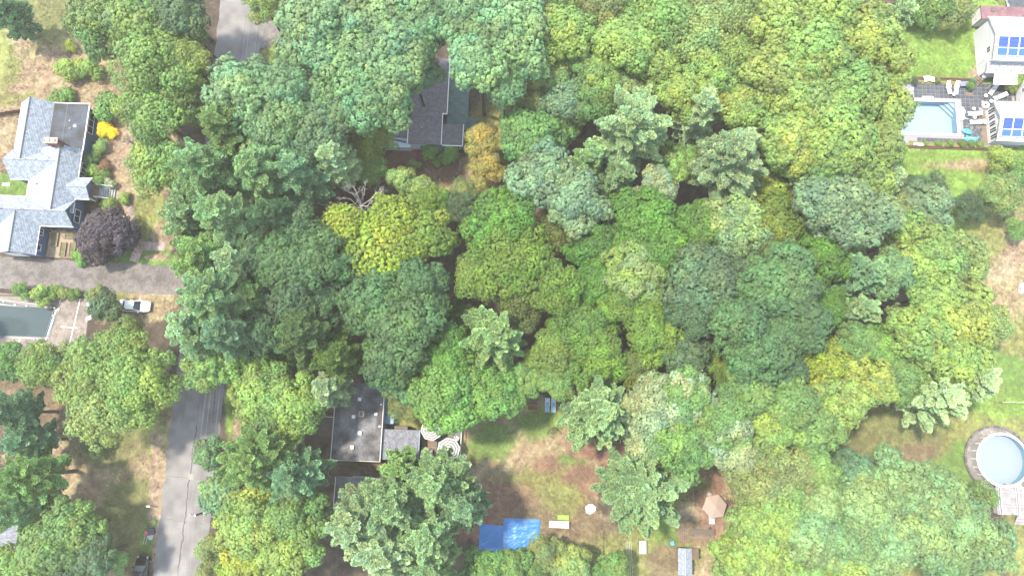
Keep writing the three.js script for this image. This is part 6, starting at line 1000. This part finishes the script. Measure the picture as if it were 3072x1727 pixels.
// ---------- right side bits ----------
{ const t = thing('white_boulder', 'pale flat boulder on the tan meadow at right edge', 'boulder', 77.2, -21); const g = new THREE.IcosahedronGeometry(.9, 3), p = g.attributes.position; for (let i = 0; i < p.count; i++) { const k = .75 + .5 * fbm(p.getX(i) * 1.4 + 5, p.getZ(i) * 1.4 + p.getY(i), 3); p.setXYZ(i, p.getX(i) * k * .8, Math.max(-.05, p.getY(i) * k * .45), p.getZ(i) * k * 1.2); } g.computeVertexNormals(); part(t, 'rock', g, mat.concreteLight); }
{ const t = thing('utility_trailer', 'dark grey open trailer beyond the storage container', 'trailer', 80.2, -68.4, .1); part(t, 'bed', rbox(-1.4, 1.4, .5, .62, -.9, .9, .03), mat.grey); for (const s of [-1, 1]) { part(t, 'side', rbox(-1.4, 1.4, .62, 1, s * .88 - .03, s * .88 + .03, .02), mat.charcoal); part(t, 'wheel', new THREE.CylinderGeometry(.33, .33, .2, 18).rotateX(Math.PI / 2).translate(0, .33, s * 1.05), mat.rubber); part(t, 'fender', rbox(-.5, .5, .68, .72, s * 1.05 - .13, s * 1.05 + .13, .02), mat.grey); } part(t, 'tongue', rod(V(-1.4, .5, 0), V(-2.6, .45, 0), .05), mat.charcoal); part(t, 'cover', crumple(2.5, 1.6, .3, 22).translate(0, .8, 0), mat.liner); }
single('spare_tire', new THREE.TorusGeometry(.28, .11, 10, 22).rotateX(Math.PI / 2).translate(0, .12, 0), mat.white, 'white tire lying between container and trailer', 'tire', 78.1, -67.6);
{ const t = thing('wire_fence', 'thin pale wire fence across the right lawn', 'fence', 76, -3.6); for (let i = 0; i < 6; i++) part(t, 'post', rod(V(72 + i * 2, 0, -3.6 - i * .05), V(72 + i * 2, 1.1, -3.6 - i * .05), .04), mat.woodGrey, true); part(t, 'rail', rod(V(72, 1.05, -3.6), V(82, 1.05, -3.85), .035), mat.wire, true); part(t, 'rail', rod(V(72, .55, -3.6), V(82, .55, -3.85), .025), mat.wire, true); }
// stone edging of the flower beds by the dark roofed house
[[[-16.9, -35.2], [-16.6, -36.2], [-16.6, -37.6], 'curved stone edging of the red bed left of brick path'], [[-14.9, -36.8], [-14.5, -35.9], [-12.6, -35.2], 'curved stone edging right of the brick path'], [[-9.6, -38.4], [-9.2, -37], [-10.4, -35.6], 'curved stone edging round the sunroom bed']].forEach(([a, b, c, l]) => { const t = thing('stone_edging', l, 'edging', b[0], b[1], 0, 'stone bed edgings'), cv = new THREE.QuadraticBezierCurve3(V(a[0], 0, a[1]), V(b[0], 0, b[1]), V(c[0], 0, c[1])); for (let i = 0; i < 9; i++) { const q = cv.getPoint(i / 8); const m = part(t, 'stone', rbox(-.16, .16, 0, .16 + .06 * hash2(i, 2), -.12, .12, .05, 1), hash2(i, 5) > .5 ? mat.stone : mat.capStone); m.position.set(q.x - b[0], 0, q.z - b[1]); m.rotation.y = hash2(i, 7) * 3; } });
//__END__
// ---------- grass tufts and litter on the open yards ----------
{
  seed(9001); const pos = []; for (let k = 0; k < 9; k++) { const a = rr(0, 6.283), b = a + rr(-.6, .6), r = rr(.02, .1), h = rr(.05, .12), w = .014; pos.push(Math.cos(a) * r - Math.sin(a) * w, 0, Math.sin(a) * r + Math.cos(a) * w, Math.cos(a) * r + Math.sin(a) * w, 0, Math.sin(a) * r - Math.cos(a) * w, Math.cos(a) * r + Math.cos(b) * .09, h, Math.sin(a) * r + Math.sin(b) * .09); }
  const g = new THREE.BufferGeometry(); g.setAttribute('position', new THREE.Float32BufferAttribute(pos, 3)); g.computeVertexNormals();
  const no = [[-50.9, -42.3, -90, 50], [-90, -50, -21, -15], [-79, -67, -45.5, -20], [-90, -64, -15.5, -4.5], [-26, -13, -4, 18], [-13.2, -7, 1.8, 8.4], [-25, -8, -54, -39.5], [59, 95, -55, -43], [72.8, 95, -68, -55], [66.4, 76.2, -.4, 9.6], [69.8, 74, 8, 13], [-4.5, 4.8, 15.2, 20], [24, 26.5, 18, 22], [-82, -66, 17, 28], [-67, -63, -33, -29]];
  const list = [], D = groundTex.image.data, S = c => c <= .04045 ? c / 12.92 : ((c + .055) / 1.055) ** 2.4;
  for (let tries = 0; tries < 240000 && list.length < 46000; tries++) {
    const x = rr(-84, 82), z = rr(-66, 27); if (no.some(([a, b, c, d]) => x > a && x < b && z > c && z < d)) continue;
    const ix = Math.floor((x - GX0) / (GX1 - GX0) * TW), iz = Math.floor((z - GZ0) / (GZ1 - GZ0) * TH), o = (iz * TW + ix) * 4, r = S(D[o] / 255), gg = S(D[o + 1] / 255), b = S(D[o + 2] / 255);
    if (r < .07 || gg < .055) continue; if (vnoise(x * .8, z * .8) < .3) continue;
    const k = rr(.75, 1.35), green = gg > r ? 1 : rr(.9, 1.1); list.push({ p: V(x, .004, z), q: new THREE.Quaternion().setFromAxisAngle(Y, rr(0, 6.28)), s: V(rr(.8, 2), rr(.6, 1.3), rr(.8, 2)), c: [r * k, gg * k * green, b * k] });
  }
  const holder = instanced(scene, g, list, [1, 1, 1], new THREE.MeshStandardMaterial({ color: 0xffffff, roughness: .9, side: THREE.DoubleSide }), 'grass', .12); tag(holder, 'short dry and green grass tufts across the open yards', 'grass', null, 'stuff');
}
renderer.render(scene, camera);
